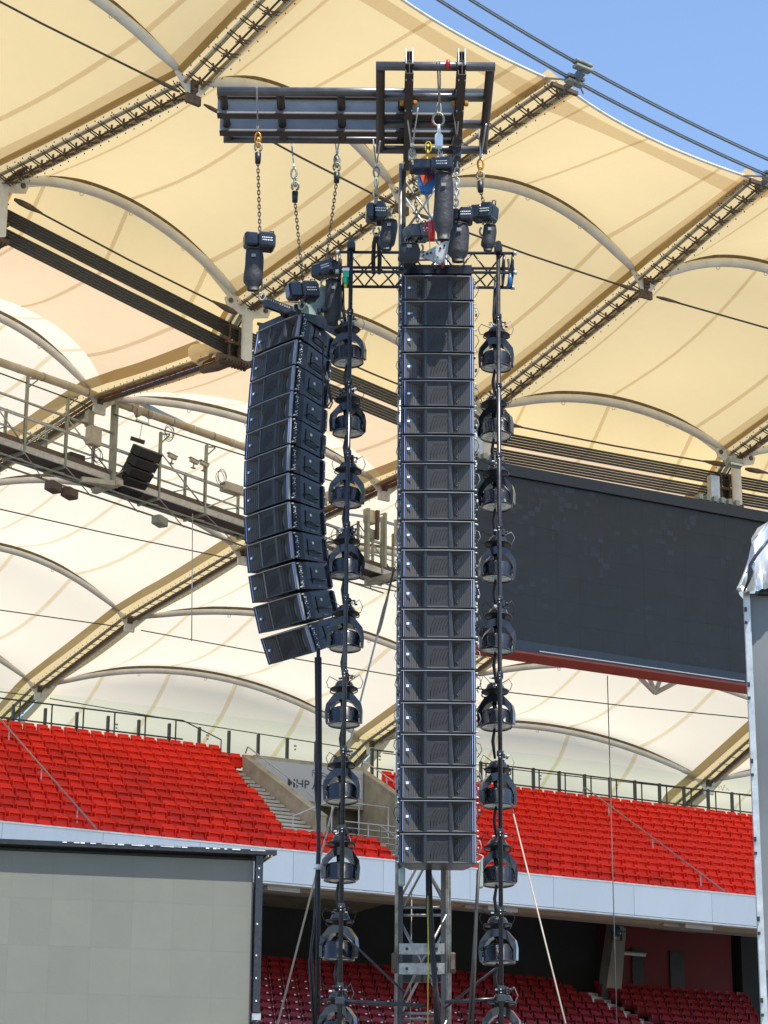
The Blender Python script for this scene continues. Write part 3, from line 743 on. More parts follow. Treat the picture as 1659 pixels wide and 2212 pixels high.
for i in range(NR+1):
    d = .22 + TREAD*i + .52
    L = blockL(i) if i >= 3 else 13.9
    rng = []
    a = L - .27 - (i*.19) % .22
    while a > -4: rng.append((a, 'left')); a -= PIT
    if i == NR: pass
    elif i >= 3:
        a = blockR(i) + .27 + (i*.23) % .5 - .25
        st_ = a
    else: a = 15.9
    while a < 38 and i < NR: rng.append((a, 'right')); a += PIT
    if i == NR-1:
        a = VOM0 - .5
        while a < VOM1: rng.append((a, 'well')); a += PIT
    for a, side_ in rng:
        spots.append((a, d, rowz(i), i, side_))
ordn = ['front', 'second', 'third', 'fourth', 'fifth', 'sixth', 'seventh', 'eighth', 'ninth', 'tenth', 'eleventh', 'twelfth', 'thirteenth', 'top']
def visible(p):
    q = p - V((0,0,CAMH)); c, s = math.cos(PITCH), math.sin(PITCH)
    dep = q.y*c + q.z*s; x = PW/2 + FPX*q.x/dep
    return -25 < x < 1640, dep, x
sp2 = []
for a, d, z, i, sd_ in spots:
    p = U(a, d, z); ok, dep, x = visible(p)
    if ok: sp2.append((dep, p, i, sd_, x))
sp2.sort(key=lambda t: t[0])
def make_seats(lst, src, stuffname, stufflab, labf, cat, matn, N=300, tilt=0.0):
    near, far = lst[:N], lst[N:]
    cnt = {}
    for t in lst: cnt.setdefault((t[2], t[3]), []).append(t[4])
    for q in cnt.values(): q.sort()
    for n, (dep, p, i, sd_, x) in enumerate(near):
        o = src if n == 0 else src.copy()
        if n: scene.collection.objects.link(o)
        o.location = p; o.rotation_euler = (random.gauss(0, .012), 0, TA + random.gauss(0, .02))
        q = cnt[(i, sd_)]; rank = q.index(x)+1 if sd_ == 'right' else len(q)-q.index(x)
        lab, grp = labf(i, sd_, rank)
        tag(o, lab, cat, grp)
    if far:
        mb = MB()
        base = src.data
        vs0 = [v.co.copy() for v in base.vertices]; fs0 = [tuple(f.vertices) for f in base.polygons]
        for dep, p, i, sd_, x in far:
            r = Matrix.Rotation(TA + random.gauss(0, .02), 3, 'Z')
            mb.add([p + r @ v for v in vs0], fs0)
        o = mb.build(stuffname, matn, None, far[0][1]); o.location = far[0][1]
        tag(o, stufflab, cat, None, 'stuff')
        return o
def nth(n):
    return '%d%s' % (n, 'th' if 10 <= n % 100 <= 20 else {1:'st',2:'nd',3:'rd'}.get(n % 10, 'th'))
def labU(i, sd_, n):
    if sd_ == 'left': return ('red tip-up seat, %s from the stair well, %s row of the left upper block' % (nth(n), ordn[i]), 'red seats, %s row, left block' % ordn[i])
    if sd_ == 'well': return ('red tip-up seat above the grey banner, %s from the right' % nth(n), 'red seats above the banner')
    return ('red tip-up seat, %s from the left end, %s row of the right upper block' % (nth(n), ordn[i]), 'red seats, %s row, right block' % ordn[i])
make_seats(sp2, s0, 'stadium_seats', 'red tip-up seats at the far right end of the upper tier', labU, 'seat', 'seat')
# rails and glass at the top of the upper tier --------------------------------
def upr(a, d, z0, z1, r=.022, n=6): return [U(a,d,z0), U(a,d,z1)]
DT = .22 + TREAD*NR - .12; ZT = rowz(NR-1)
def guard(a0, a1, label, step=1.17, slope_end=None, DT=DT, ZT=ZT):
    root = thing('guard_rail', label, 'railing', U(a0, DT, ZT), 'dark rails behind the top seats')
    for h in (1.60, .92):
        mb = MB(); mb.tube([U(a0,DT,ZT+h), U(a1,DT,ZT+h)], .030, 6); mb.build('rail_bar', 'raildark', root, root.location)
    if slope_end:
        mb = MB(); mb.tube([U(a1,DT,ZT+1.60), U(a1+slope_end,DT-.9,ZT+.85), U(a1+slope_end,DT-.9,ZT-.2)], .026, 6); mb.build('rail_bar', 'raildark', root, root.location)
    a = a0+.3
    while a < a1:
        mb = MB(); mb.tube([U(a,DT,ZT), U(a,DT,ZT+1.60)], .028, 6); mb.build('post', 'raildark', root, root.location); a += step
    return root
aL0, aL1 = UD(-30, 1540, DT)[0], UD(415, 1560, DT)[0]
guard(aL0, aL1, 'dark steel railing above the left block of red seats', slope_end=1.1, DT=DT+TREAD, ZT=ZT+RISEU)
aR0, aR1 = UD(1035, 1660, DT)[0], UD(1640, 1730, DT)[0]
guard(aR0, aR1, 'dark steel railing above the right block of red seats')
guard(UD(800, 1620, DT)[0], UD(850, 1630, DT)[0], 'short dark railing right of the stair well, beside the tower')
gl = thing('glass_wall', 'clear greenish glass wall standing behind the top seats of the upper tier', 'glass wall', U(0, DT+.25, ZT))
a = -4.0; k = 0
GH = 2.15
while a < 37.5:
    mb = MB(); mb.box(U(a+.585, DT+1.1, ZT+.3+GH/2+(.02 if k % 2 else 0)), (1.155, .02, GH), ROT28); mb.build('glass_pane', 'glass', gl, gl.location)
    mb = MB(); mb.box(U(a, DT+1.02, ZT+1.10), (.09, .12, 1.60), ROT28); mb.build('post', 'raildark', gl, gl.location)
    if k % 3 == 1:
        mb = MB(); mb.box(U(a+.35, DT+1.07, ZT+1.65), (.10, .01, .07), ROT28); mb.box(U(a+.35, DT+1.07, ZT+1.52), (.08, .01, .06), ROT28)
        mb.build('sticker', 'galvdark', gl, gl.location)
    a += 1.17; k += 1
mb = MB()       # scribble on one pane near the right end
aG, zG = UD(1548, 1700, DT+1.07)
c = U(aG, DT+1.07, zG)
for i in range(7):
    x = -.5+.16*i; mb.tube([c+T*x+V((0,0,random.uniform(-.12,.0))), c+T*(x+.08)+V((0,0,random.uniform(0,.14))), c+T*(x+.14)+V((0,0,random.uniform(-.12,.05)))], .009, 4)
mb.build('graffiti_scribble', 'ink', gl, gl.location)

# hand rails on the aisles -----------------------------------------------------
def handrail(px0, px1, label, hook=False, mt='rail', posts=3, w_=.028):
    """runs down the rake: px0 upper end, px1 lower end at the white band"""
    n = V((-RISEU/TREAD*O.x, -RISEU/TREAD*O.y, 1)); p0 = U(0, .6, rowz(0)+1.0)
    a, b = PL(*px0, p0, n), PL(*px1, p0, n)
    root = thing('hand_rail', label, 'hand rail', b)
    pts = [a, b]
    if hook: pts = [a-V((0,0,.85)), a-V((0,0,.12)), a-O*.02+V((0,0,.0)), a-O*.12+(b-a).normalized()*.15, b]
    mb = MB(); mb.tube(pts, w_, 8); mb.build('rail_bar', mt, root, b)
    for i in range(posts):
        q = lerp(a, b, (i+.62)/(posts+.1)); mb = MB(); mb.tube([q, q-V((0,0,1.0))], .02, 6); mb.build('post', 'galv', root, b)
handrail((-20, 1530), (208, 1790), 'brown steel hand rail running down through the left red seats')
handrail((1260, 1702), (1566, 1926), 'brown steel hand rail running down through the right red seats', hook=True)
# rails around the stair well
def framerail(pts, posts, label, mt='galv', r=.024, mids=()):
    root = thing('stair_rail', label, 'railing', pts[0])
    mb = MB(); mb.tube(pts, r, 7); mb.build('rail_bar', mt, root, pts[0])
    for (q, h) in posts:
        mb = MB(); mb.tube([q, q-V((0,0,h))], r*.9, 6); mb.build('post', mt, root, pts[0])
    for m_ in mids:
        mb = MB(); mb.tube(m_, r*.7, 6); mb.build('rail_bar', mt, root, pts[0])
dS = .22+TREAD*3.4
wl = lambda x, t, h: U(x, lerp(.22+TREAD*4.2, .22+TREAD*(NR-1), t), lerp(rowz(4)+.75, rowz(NR-1)+.62, t)+h)
framerail([wl(VOM0+.12, 1.0, .12), wl(VOM0+.12, .97, .42), wl(VOM0+.12, 0, .42)], [(wl(VOM0+.12, t, .42), .42) for t in (.1, .38, .68)], 'steel hand rail on the sloping left wall of the stair well')
framerail([wl(VOM1-.12, 1.0, .12), wl(VOM1-.12, .97, .42), wl(VOM1-.12, 0, .42)], [(wl(VOM1-.12, t, .42), .42) for t in (.1, .38, .68)], 'steel hand rail on the sloping right wall of the stair well')
z0 = rowz(3)
framerail([U(VOM0-1.3,dS,z0-.1), U(VOM0-1.3,dS,z0+.95), U(VOM0+.3,dS+.4,z0+1.7), U(VOM0+2.4,dS+.4,z0+1.65)],
          [(U(VOM0+.3,dS+.4,z0+1.7), 1.7), (U(VOM0+1.3,dS+.4,z0+1.68), 1.6), (U(VOM0+2.4,dS+.4,z0+1.65), 1.6)], 'grey steel barrier at the foot of the left stair beside the well',
          mids=[[U(VOM0-1.3,dS,z0+.05), U(VOM0+.3,dS+.4,z0+.75)]])
gp = thing('steel_gate', 'grey barred steel gate in front of the stair well', 'gate', U(VOM0+.5, dS+.2, z0))
for a in (VOM0+.45, VOM0+1.55, VOM0+2.7, VOM0+3.5):
    mb = MB(); mb.tube([U(a,dS+.2,z0-.2), U(a,dS+.2,z0+1.0)], .022, 6); mb.build('post', 'galv', gp, gp.location)
for h in (0, .2, .4, .6, .8, 1.0):
    mb = MB(); mb.tube([U(VOM0+.45,dS+.2,z0+h), U(VOM0+3.5,dS+.2,z0+h)], .016 if 0 < h < 1 else .022, 5); mb.build('bar', 'galv', gp, gp.location)
for n_, (a_, dd) in enumerate(((14.0, 0), (15.75, .3))):
    framerail([U(a_,.5,rowz(0)+.2), U(a_,.5,rowz(0)+.95), U(a_,.22+TREAD*3+.2,rowz(3)+.9), U(a_,.22+TREAD*3+.2,rowz(2))],
              [(U(a_,1.7,rowz(1)+1.2), 1.1)], 'grey tubular hand rail on the %s side of the short front stair' % ('left' if n_ == 0 else 'right'))
mb = MB(); c = U(VOM1-.55, dS+1.6, rowz(2)+2.0); mb.box(c, (.42,.03,.75), ROT28)
single(mb, 'notice_board', 'red', 'small red notice board on the right wall of the stair well', 'sign', c)

# ================================================================== LOWER TIER UNDER THE UPPER ONE
DL0 = 5.0
zL0 = UD(1300, 2215, DL0)[1] - .55
RISEL = .335
def lz(r): return zL0 + RISEL*r
low = thing('lower_stand', 'rear rows and dark concourse of the lower tier under the white band', 'stand', U(10, DL0, lz(0)))
lo = low.location
NL = 8
for r in range(-9, NL):
    mb = MB(); mb.box(U((AMIN+AMAX)/2, DL0+TREAD*r+TREAD/2, lz(r)-.3), (AMAX-AMIN, TREAD-.004, .6), ROT28); mb.build('terrace_step', 'shadeconc', low, lo)
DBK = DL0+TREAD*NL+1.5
mb = MB(); mb.box(U(14, DBK+.15, lz(NL)+2.6), (62, .3, 6.6), ROT28); mb.build('concourse_wall', 'shadeconc', low, lo)
mb = MB(); mb.box(U(12, DBK-.7, lz(NL)-.35), (60, 1.6, .5), ROT28); mb.build('concourse_floor', 'shadeconc', low, lo)
# red painted block with doors, right
aA = UD(1322, 2060, DBK-.9)[0]; aB = UD(1580, 2060, DBK-.9)[0]
mb = MB(); mb.box(U((aA+aB)/2, DBK-.45, lz(NL)+1.7), (aB-aA, .9, 4.2), ROT28); mb.build('red_wall', 'redwall', low, lo)
for px0, px1 in ((1366, 1391), (1448, 1478)):
    a0_, a1_ = UD(px0, 2100, DBK-.95)[0], UD(px1, 2100, DBK-.95)[0]
    mb = MB(); mb.box(U((a0_+a1_)/2, DBK-.93, lz(NL)+.75), (a1_-a0_, .06, 2.1), ROT28); mb.build('doorway', 'black', low, lo)
aC = UD(1600, 2050, DBK-1.2)[0]
mb = MB(); mb.box(U(aC+2.0, DBK-.6, lz(NL)+1.7), (3.8, 1.0, 4.4), ROT28); mb.build('grey_wall', 'shadeconc', low, lo)
mb = MB()
for i in range(10):
    aa = -3+i*1.1; mb.box(U(aa, DBK-.6, lz(NL)+3.1+.2*math.sin(i)), (random.uniform(.3,.8), .2, random.uniform(.1,.4)), ROT28)
mb.build('ceiling_ducts', 'galvdark', low, lo)
# leaning column
dC = DL0+TREAD*NL-1.2
(at, zt), (ab, zb) = UD(1341, 1985, dC), UD(1310, 2128, dC)
col_ = thing('leaning_column', 'grey concrete column leaning to the right under the upper tier', 'column', U(ab, dC, zb))
mb = MB(); w1, w2 = .22, .36
mb.hexa([U(ab-w2,dC-.3,zb-1), U(ab+w2,dC-.3,zb-1), U(ab+w2,dC+.3,zb-1), U(ab-w2,dC+.3,zb-1), U(at-w1,dC-.3,zt+1), U(at+w1,dC-.3,zt+1), U(at+w1,dC+.3,zt+1), U(at-w1,dC+.3,zt+1)])
mb.build('shaft', 'soffit', col_, col_.location)
for (px, py, t1, t2, lab) in ((1343, 2000, '\u2190', '35c', 'dark block sign reading 35c with a left arrow'), (1333, 2020, '36d', '\u2192', 'dark block sign reading 36d with a right arrow')):
    aS, zS = UD(px, py, dC-.38)
    sg = thing('block_sign', lab + ' on the leaning column', 'sign', U(aS, dC-.36, zS))
    mb = MB(); mb.box(sg.location, (.46, .04, .40), ROT28); mb.build('plate', 'raildark', sg, sg.location)
    y1 = .03
    text_obj(t1, 'lettering', 'white', .20, sg, -O*.026 + T*-.20 + V((0,0,.01 if t1 != '36d' else -.17)), fr, .002)
    text_obj(t2, 'lettering', 'white', .20, sg, -O*.026 + T*(-.10 if t2 == '35c' else .02) + V((0,0,-.17 if t2 == '35c' else .01)), fr, .002)
    if t1 == '36d':
        mb = MB(); mb.box(sg.location - O*.024 + V((0,0,.18)), (.46, .01, .05), ROT28); mb.build('blue_stripe', 'blue', sg, sg.location)
for px, py, wd, lab in ((1368, 2062, 1.1, 'strip lamp on the red wall beside the doorway'), (1452, 2008, 2.2, 'long strip lamp under the ceiling right of the column')):
    aS, zS = UD(px, py, DBK-1.3); c = U(aS, DBK-1.3, zS)
    root = thing('strip_lamp', lab, 'lamp', c)
    mb = MB(); mb.box(c, (wd,.10,.09), ROT28); mb.build('tube_cover', 'lamp' if py > 2040 else 'galvdark', root, c)
    mb = MB(); mb.box(c+V((0,0,.07)), (wd+.1,.07,.045), ROT28); mb.build('mount', 'galvdark', root, c)
# lower seats
def seat_low():
    mb = seat_mesh(); return mb
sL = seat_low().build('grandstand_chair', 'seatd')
mb = MB(); mb.box((.0,-.155,.69), (.07,.012,.04))
nd = mb.build('number_plate', 'white', sL)
for s_ in (-1, 1):
    mb = MB(); mb.bar((s_*.245,.02,.56), (s_*.245,.08,.78), .016, .03); mb.build('side_bracket', 'galv', sL)
kd = kids()
aAL = UD(1428, 2204, DL0+.5)[0]; aAR = UD(1455, 2204, DL0+.5)[0]
sl = []
for r in range(-8, NL-1):
    d = DL0+TREAD*r+.5; sh = 0.04*r
    a = aAL - .3 - .16*(r+1)
    while a > -2:
        sl.append((a, d, lz(r), r, 'left'))
        a -= PIT
    a = aAR + .35 - sh
    while a < 34: sl.append((a, d, lz(r), r, 'right')); a += PIT
sl2 = []
for a, d, z, r, sd_ in sl:
    p = U(a, d, z); ok, dep, x = visible(p)
    if not (545 < x < 1635): continue
    if 860 < x < 0: continue
    sl2.append((dep, p, r, sd_, x))
sl2.sort(key=lambda t: t[0]); RMIN = min(t[2] for t in sl2)
rown = ['lowest', 'second', 'third', 'fourth', 'fifth', 'sixth', 'seventh', 'eighth', 'ninth', 'tenth', 'eleventh', 'twelfth', 'thirteenth', 'fourteenth', 'fifteenth']
cntL = {}
for t in sl2: cntL.setdefault((t[2], t[3]), []).append(t[4])
for q in cntL.values(): q.sort()
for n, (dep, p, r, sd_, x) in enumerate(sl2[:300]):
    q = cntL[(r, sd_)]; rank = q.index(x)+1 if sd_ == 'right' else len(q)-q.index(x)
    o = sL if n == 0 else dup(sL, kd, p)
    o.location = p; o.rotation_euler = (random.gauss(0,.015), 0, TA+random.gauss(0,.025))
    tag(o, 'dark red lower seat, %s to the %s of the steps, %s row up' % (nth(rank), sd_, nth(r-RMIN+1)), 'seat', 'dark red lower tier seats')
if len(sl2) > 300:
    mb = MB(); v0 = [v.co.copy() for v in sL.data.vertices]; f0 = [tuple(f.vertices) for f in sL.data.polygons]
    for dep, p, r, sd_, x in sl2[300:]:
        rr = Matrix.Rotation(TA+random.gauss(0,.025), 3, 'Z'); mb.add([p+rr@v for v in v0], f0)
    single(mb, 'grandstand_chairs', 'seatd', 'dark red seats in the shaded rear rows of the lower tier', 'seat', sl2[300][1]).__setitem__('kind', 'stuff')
# pale steps in the aisle
for r in range(-8, NL-1):
    for h in (0, 1):
        mb = MB(); mb.box(U((aAL+aAR)/2-.04*r, DL0+TREAD*r+.2+.4*h, lz(r)+.09+h*.19), (aAR-aAL+.3, .38, .18), ROT28); mb.build('aisle_step', 'galv', low, lo)

# ================================================================== SCOREBOARD
ZS = 27.2 + CAMH
a_, b_ = Zp(1000, 986, ZS), Zp(1700, 1116, ZS)
SX = (b_-a_).normalized(); SN = V((0,0,1)).cross(SX)      # SN points away from the pitch
def S(x, y, z): return a_ + SX*x + SN*y + V((0,0,z))
SL_ = (b_-a_).length
q = PL(1400, 1447, a_, SN); SH = a_.z - q.z
sb = thing('scoreboard', 'large dark video scoreboard hanging under the roof right of the tower', 'screen', S(SL_/2, 0, -SH))
cols, rows = 15, 7
cw, ch = (SL_-.3)/cols, (SH-.42-.35)/rows
for i in range(cols):
    for j in range(rows):
        mb = MB(); mb.box(S(.15+cw*(i+.5), .05+random.uniform(0,.002), -.42-ch*(j+.5)), (cw-.0025, .10, ch-.0025), Matrix((SX, SN, V((0,0,1)))).transposed())
        mb.build('display_module', 'screen', sb, sb.location)
SR = Matrix((SX, SN, V((0,0,1)))).transposed()
mb = MB(); mb.box(S(SL_/2, .02, -.21), (SL_, .3, .40), SR); mb.build('top_frame', 'black', sb, sb.location)
mb = MB(); mb.box(S(SL_/2, .02, -SH+.17), (SL_, .3, .34), SR); mb.build('bottom_frame', 'navy', sb, sb.location)
for x in (.07, SL_-.07):
    mb = MB(); mb.box(S(x, .02, -SH/2), (.13, .3, SH-.76), SR); mb.build('side_frame', 'black', sb, sb.location)
mb = MB(); mb.box(S(SL_/2, .65, -SH/2), (SL_-.1, .9, SH-.1), SR); mb.build('rear_housing', 'galvdark', sb, sb.location)
mb = MB(); mb.hexa([S(0,-.1,-SH-.005), S(SL_,-.1,-SH-.005), S(SL_,1.3,-SH-.005), S(0,1.3,-SH-.005), S(0,-.1,-SH+.0), S(SL_,-.1,-SH), S(SL_,1.3,-SH), S(0,1.3,-SH)])
bm2 = MB(); bm2.box(S(SL_/2, .40, -SH-.045), (SL_, 1.0, .09), SR); bm2.build('red_underside', 'orange', sb, sb.location).data.materials[0] = mat('faded_red_panel', (0.30, 0.075, 0.055), 0.6)
mb = MB(); mb.box(S(SL_*.52, -.145, -SH+.05), (SL_*.62, .02, .03), SR); mb.build('light_line', 'white', sb, sb.location)
for px in (1036, 1548):
    x = (PL(px, 1040, a_, SN)-a_).dot(SX)
    mb = MB(); mb.box(S(x, .2, .55), (.38, .25, 1.1), SR); mb.box(S(x, .2, .14), (1.0, .4, .22), SR); mb.build('hanger', 'galv', sb, sb.location)
    mb = MB()
    for i in range(6): mb.box(S(x-.8+.32*i, .0, .12), (.16, .3, .2), SR)
    mb.build('cable_tray', 'galvdark', sb, sb.location)
# V strut of the roof below the scoreboard
c = PL(1415, 1497, a_+SN*4, SN)
root = thing('v_strut', 'white V shaped roof strut showing below the scoreboard', 'strut', c)
for px, py in ((1362, 1464), (1392, 1455), (1436, 1462), (1482, 1482)):
    mb = MB(); mb.tube([c, PL(px, py-20, a_+SN*4, SN)], .09, 8); mb.build('strut_pipe', 'arch', root, c)
# flood light on the roof ring by the scoreboard
c = PL(1586, 1000, a_-SN*.5+V((0,0,3)), SN)
root = thing('flood_light', 'small boxy flood light fixed to the white post above the scoreboard', 'lamp', c)
mb = MB(); mb.box(c, (.62,.3,.22), SR @ Matrix.Rotation(R_(-25), 3, 'X')); mb.build('housing', 'galvdark', root, c)
mb = MB(); mb.box(c-SN*.14+V((0,0,-.06)), (.52,.04,.15), SR @ Matrix.Rotation(R_(-25), 3, 'X')); mb.build('lens', 'lamp', root, c)

# ================================================================== STAGE VIDEO WALL (lower left)
ZW = 9.5 + CAMH
wa, wb_ = Zp(-60, 1819, ZW), Zp(562, 1845, ZW)
WX = (wb_-wa).normalized(); WN = V((0,0,1)).cross(WX); WR = Matrix((WX, WN, V((0,0,1)))).transposed()
def Wp(x, y, z): return wa + WX*x + WN*y + V((0,0,z))
xe = (PL(545, 2000, wa, WN)-wa).dot(WX)      # right edge of the lit face
WL = xe
vw = thing('video_wall', 'big grey stage video wall in the lower left corner, dark visor on top', 'screen', Wp(WL/2, 0, -ZW))
pw, ph_ = .90, 1.03
nc, nr = int(WL/pw)+1, 8
for i in range(nc):
    for j in range(nr):
        mb = MB(); mb.box(Wp(WL-pw*(i+.5), .06+random.uniform(0,.0015), -.16-ph_*(j+.5)), (pw-.0012, .12, ph_-.0012), WR)
        mb.build('led_panel', 'ledwall', vw, vw.location)
hz = .16+ph_*nr
mb = MB(); mb.box(Wp(WL/2, .35, -hz/2), (WL, .4, hz), WR); mb.build('rear_frame', 'black', vw, vw.location)
xr = (PL(563, 2000, wa, WN)-wa).dot(WX)
for z0_, z1_ in ((-.05, -3.55), (-3.75, -7.3), (-7.4, -hz)):
    mb = MB(); mb.box(Wp((xe+xr)/2+.02, .0, (z0_+z1_)/2), (xr-xe-.03, .3, z0_-z1_-.02), WR); mb.build('side_post', 'truss', vw, vw.location)
mb = MB()
for z in (-.35, -.55, -1.6, -2.3, -2.8, -3.3, -3.6, -4.3): mb.box(Wp((xe+xr)/2+random.uniform(-.03,.03), -.155, z), (.03,.01,.035), WR)
mb.build('bolts', 'white', vw, vw.location)
mb = MB(); mb.box(Wp((xe+xr)/2+.02, -.02, -3.65), (xr-xe, .34, .14), WR); mb.build('joint_clamp', 'galv', vw, vw.location)
mb = MB(); mb.hexa([Wp(-.5,-.24,-.05), Wp(xr+.30,-.24,-.05), Wp(xr+.02,.5,-.08), Wp(-.5,.5,-.08), Wp(-.5,-.24,.06), Wp(xr+.30,-.24,.06), Wp(xr+.02,.5,.06), Wp(-.5,.5,.06)])
mb.build('visor', 'black', vw, vw.location)
mb = MB()
for x in (xr-.0, xr+.08): mb.bar(Wp(x+.1,-.28,-.08), Wp(x-.02,.45,-.12), .025, .04)
mb.build('visor_batten', 'concrete', vw, vw.location)
mb = MB()
for i in range(26):
    x = random.uniform(WL*.3, xr); mb.box(Wp(x, -.245, .04), (random.uniform(.05,.3), .012, random.uniform(.01,.03)), WR)
mb.build('torn_white_tape', 'white', vw, vw.location)

# ================================================================== GREY CLAD TOWER (right edge)
tY = 27.0
t0 = P(1603, 1275, tY); t1 = P(1644, 2212, tY)
tw = thing('clad_tower', 'tall stage tower clad in grey sheeting at the right edge', 'tower', V((t1.x+1.0, tY+.8, 0)))
top = t0.z
mb = MB(); nx, nz = 10, 30
vs = []
x0 = (t0.x+t1.x)/2+.075
for j in range(nz+1):
    for i in range(nx+1):
        x = x0 + 2.4*i/nx; z = top*j/nz + .0
        vs.append(V((x, tY + .03*math.sin(i*1.7+j*.35)+.02*math.sin(j*.9) - .12*i/nx, z - (.04 if j == nz else 0))))
mb.add(vs, [(j*(nx+1)+i, j*(nx+1)+i+1, (j+1)*(nx+1)+i+1, (j+1)*(nx+1)+i) for j in range(nz) for i in range(nx)], True)
# give the sheet a side and a back
xb0 = x0*(tY+1.8)/tY+.06
mb.add([V((x0,tY,0)), V((xb0,tY+1.8,0)), V((xb0,tY+1.8,top)), V((x0,tY,top)), V((x0+2.4,tY-.1,0)), V((x0+2.4,tY+1.8,0)), V((x0+2.4,tY+1.8,top)), V((x0+2.4,tY-.1,top))], [(0,3,2,1), (4,5,6,7), (1,2,6,5)])
mb.build('grey_sheet', 'tarp', tw, tw.location)
mb = MB(); mb.box((x0-.035, tY-.02, top/2), (.07, .07, top)); mb.build('corner_post', 'galv', tw, tw.location)
for i in range(9):
    mb = MB(); z = top-.25-i*.9
    mb.box((x0-.06, tY-.06, z), (.03,.03,.05)); mb.box((x0-.06, tY-.06, z-.16), (.03,.03,.03)); mb.build('strap_buckle', 'black', tw, tw.location)
zlab = P(1640, 2080, tY).z
mb = MB(); mb.box((x0+.38, tY-.085, zlab), (.62, .01, .30)); mb.build('paper_label', 'white', tw, tw.location)
for i in range(3):
    mb = MB()
    for j in range(5): mb.box((x0+.16+j*.09+.02*(i % 2), tY-.096, zlab+.08-.08*i), (.055,.004,.028))
    mb.build('label_line', 'ink', tw, tw.location)
mb = MB(); mb.box((x0+.70, tY+.05, top-.02), (1.2,.3,.1)); mb.build('dark_gap', 'black', tw, tw.location)
# foil cover on the top
oc = [P(1592,1277,tY-.1), P(1601,1253,tY-.1), P(1614,1222,tY-.1), P(1620,1190,tY-.1), P(1625,1168,tY-.1), P(1640,1150,tY-.1), P(1659,1128,tY-.1), P(1690,1085,tY-.1), P(1740,1062,tY-.1), P(1830,1046,tY-.1), P(1930,1060,tY-.1), P(2010,1110,tY-.1), P(2070,1200,tY-.1), P(2100,1262,tY-.1)]
fo = thing('foil_cover', 'crumpled shiny silver foil sheet tied over the top of the grey clad tower', 'cover', V((x0+1, tY+.6, top)))
mb = MB(); rowsv = []
random.seed(3)
for i, p in enumerate(oc):
    for j in range(9):
        t = j/8; yy = tY-.12 + 1.9*t
        b = lerp(p, V((p.x+.15, p.y, p.z)), t)
        rowsv.append(V((b.x + .22*t + random.uniform(-.03,.03), yy, p.z + .25*math.sin(t*math.pi) + random.uniform(-.04,.04))))
mb.add(rowsv, [(i*9+j, (i+1)*9+j, (i+1)*9+j+1, i*9+j+1) for i in range(len(oc)-1) for j in range(8)], True)
# front drape from the outline down to the lower hem
hem = [P(1592,1277,tY-.14), P(1605,1279,tY-.16), P(1620,1278,tY-.2), P(1640,1275,tY-.2), P(1659,1270,tY-.18), P(1700,1266,tY-.22), P(1780,1262,tY-.26), P(1880,1264,tY-.28), P(1980,1258,tY-.3), P(2100,1262,tY-.3)]
nn = 56; nvv = 18; fv = []
def along(l, t):
    x = t*(len(l)-1); i = min(int(x), len(l)-2); return lerp(l[i], l[i+1], x-i)
for j in range(nvv+1):
    for i in range(nn+1):
        t = i/nn; a1 = along(oc, t); b1 = along(hem, t); s_ = j/nvv
        q = lerp(a1, b1, s_); q.y += -.12*math.sin(s_*math.pi)*math.sin(8*t*math.pi+s_*3) - .10*math.sin(s_*math.pi) - .035*math.sin(22*t*math.pi-s_*5)*s_ + random.uniform(-.006,.006)
        fv.append(q)
mb.add(fv, [(j*(nn+1)+i, j*(nn+1)+i+1, (j+1)*(nn+1)+i+1, (j+1)*(nn+1)+i) for j in range(nvv) for i in range(nn)], True)
mb.build('foil_sheet', 'foil', fo, fo.location)
mb = MB(); mb.tube([P(1607,1277,tY-.36), P(1617,1255,tY-.38), P(1622,1235,tY-.40), P(1620,1222,tY-.42), P(1633,1200,tY-.42), P(1645,1185,tY-.40), P(1662,1165,tY-.36)], [.012,.02,.035,.02,.02,.02,.015], 6)
mb.build('dark_fold_cord', 'black', fo, fo.location)
# ================================================================== SPEAKER TOWER
TY0, TY1 = 35.75, 36.55
TR = Matrix.Rotation(R_(-4), 3, 'Z')
xl, xr_ = P(858, 1900, TY0).x, P(973, 1900, TY0).x
ztop = P(870, 352, TY0).z
tc_ = V(((xl+xr_)/2, (TY0+TY1)/2, 0))
def TT(x, y, z): return tc_ + TR @ V((x, y, z))
hw = (xr_-xl)/2 - .03
mast = thing('mast_truss', 'tall grey lattice tower standing behind the straight speaker column', 'tower', tc_)
for sx in (-1, 1):
    for sy in (-1, 1):
        mb = MB(); mb.tube([TT(sx*hw, sy*.38, 0), TT(sx*hw, sy*.38, ztop)], .036, 10); mb.build('leg', 'tower', mast, tc_)
    mb = MB(); mb.bar(TT(sx*(hw-.055), -.40, .5), TT(sx*(hw-.055), -.40, ztop-.1), .035, .06); mb.build('cable_guide', 'towerdk', mast, tc_)
z = 1.0; seg = 1.55; k = 0
while z < ztop-.4:
    for sy in (-1, 1):
        mb = MB(); mb.tube([TT(-hw, sy*.38, z), TT(hw, sy*.38, z)], .022, 6); mb.build('rung', 'tower', mast, tc_)
        z1 = min(z+seg*.93, ztop-.2)
        f = (k+(sy > 0)) % 2
        for q in ((-1, 1), (1, -1)):
            mb = MB(); mb.tube([TT(q[0]*hw, sy*.38+.0, z+.05), TT(q[1]*hw, sy*.38+(.03 if q[0] > 0 else -.02), z1)], .020, 6); mb.build('brace', 'tower' if f else 'galv', mast, tc_)
    for sx in (-1, 1):
        mb = MB(); mb.tube([TT(sx*hw, -.38, z), TT(sx*hw, .38, z+seg*.9)], .018, 6); mb.build('brace', 'tower', mast, tc_)
        mb = MB(); mb.tube([TT(sx*hw, -.38, z), TT(sx*hw, .38, z)], .018, 6); mb.build('rung', 'tower', mast, tc_)
    z += seg; k += 1
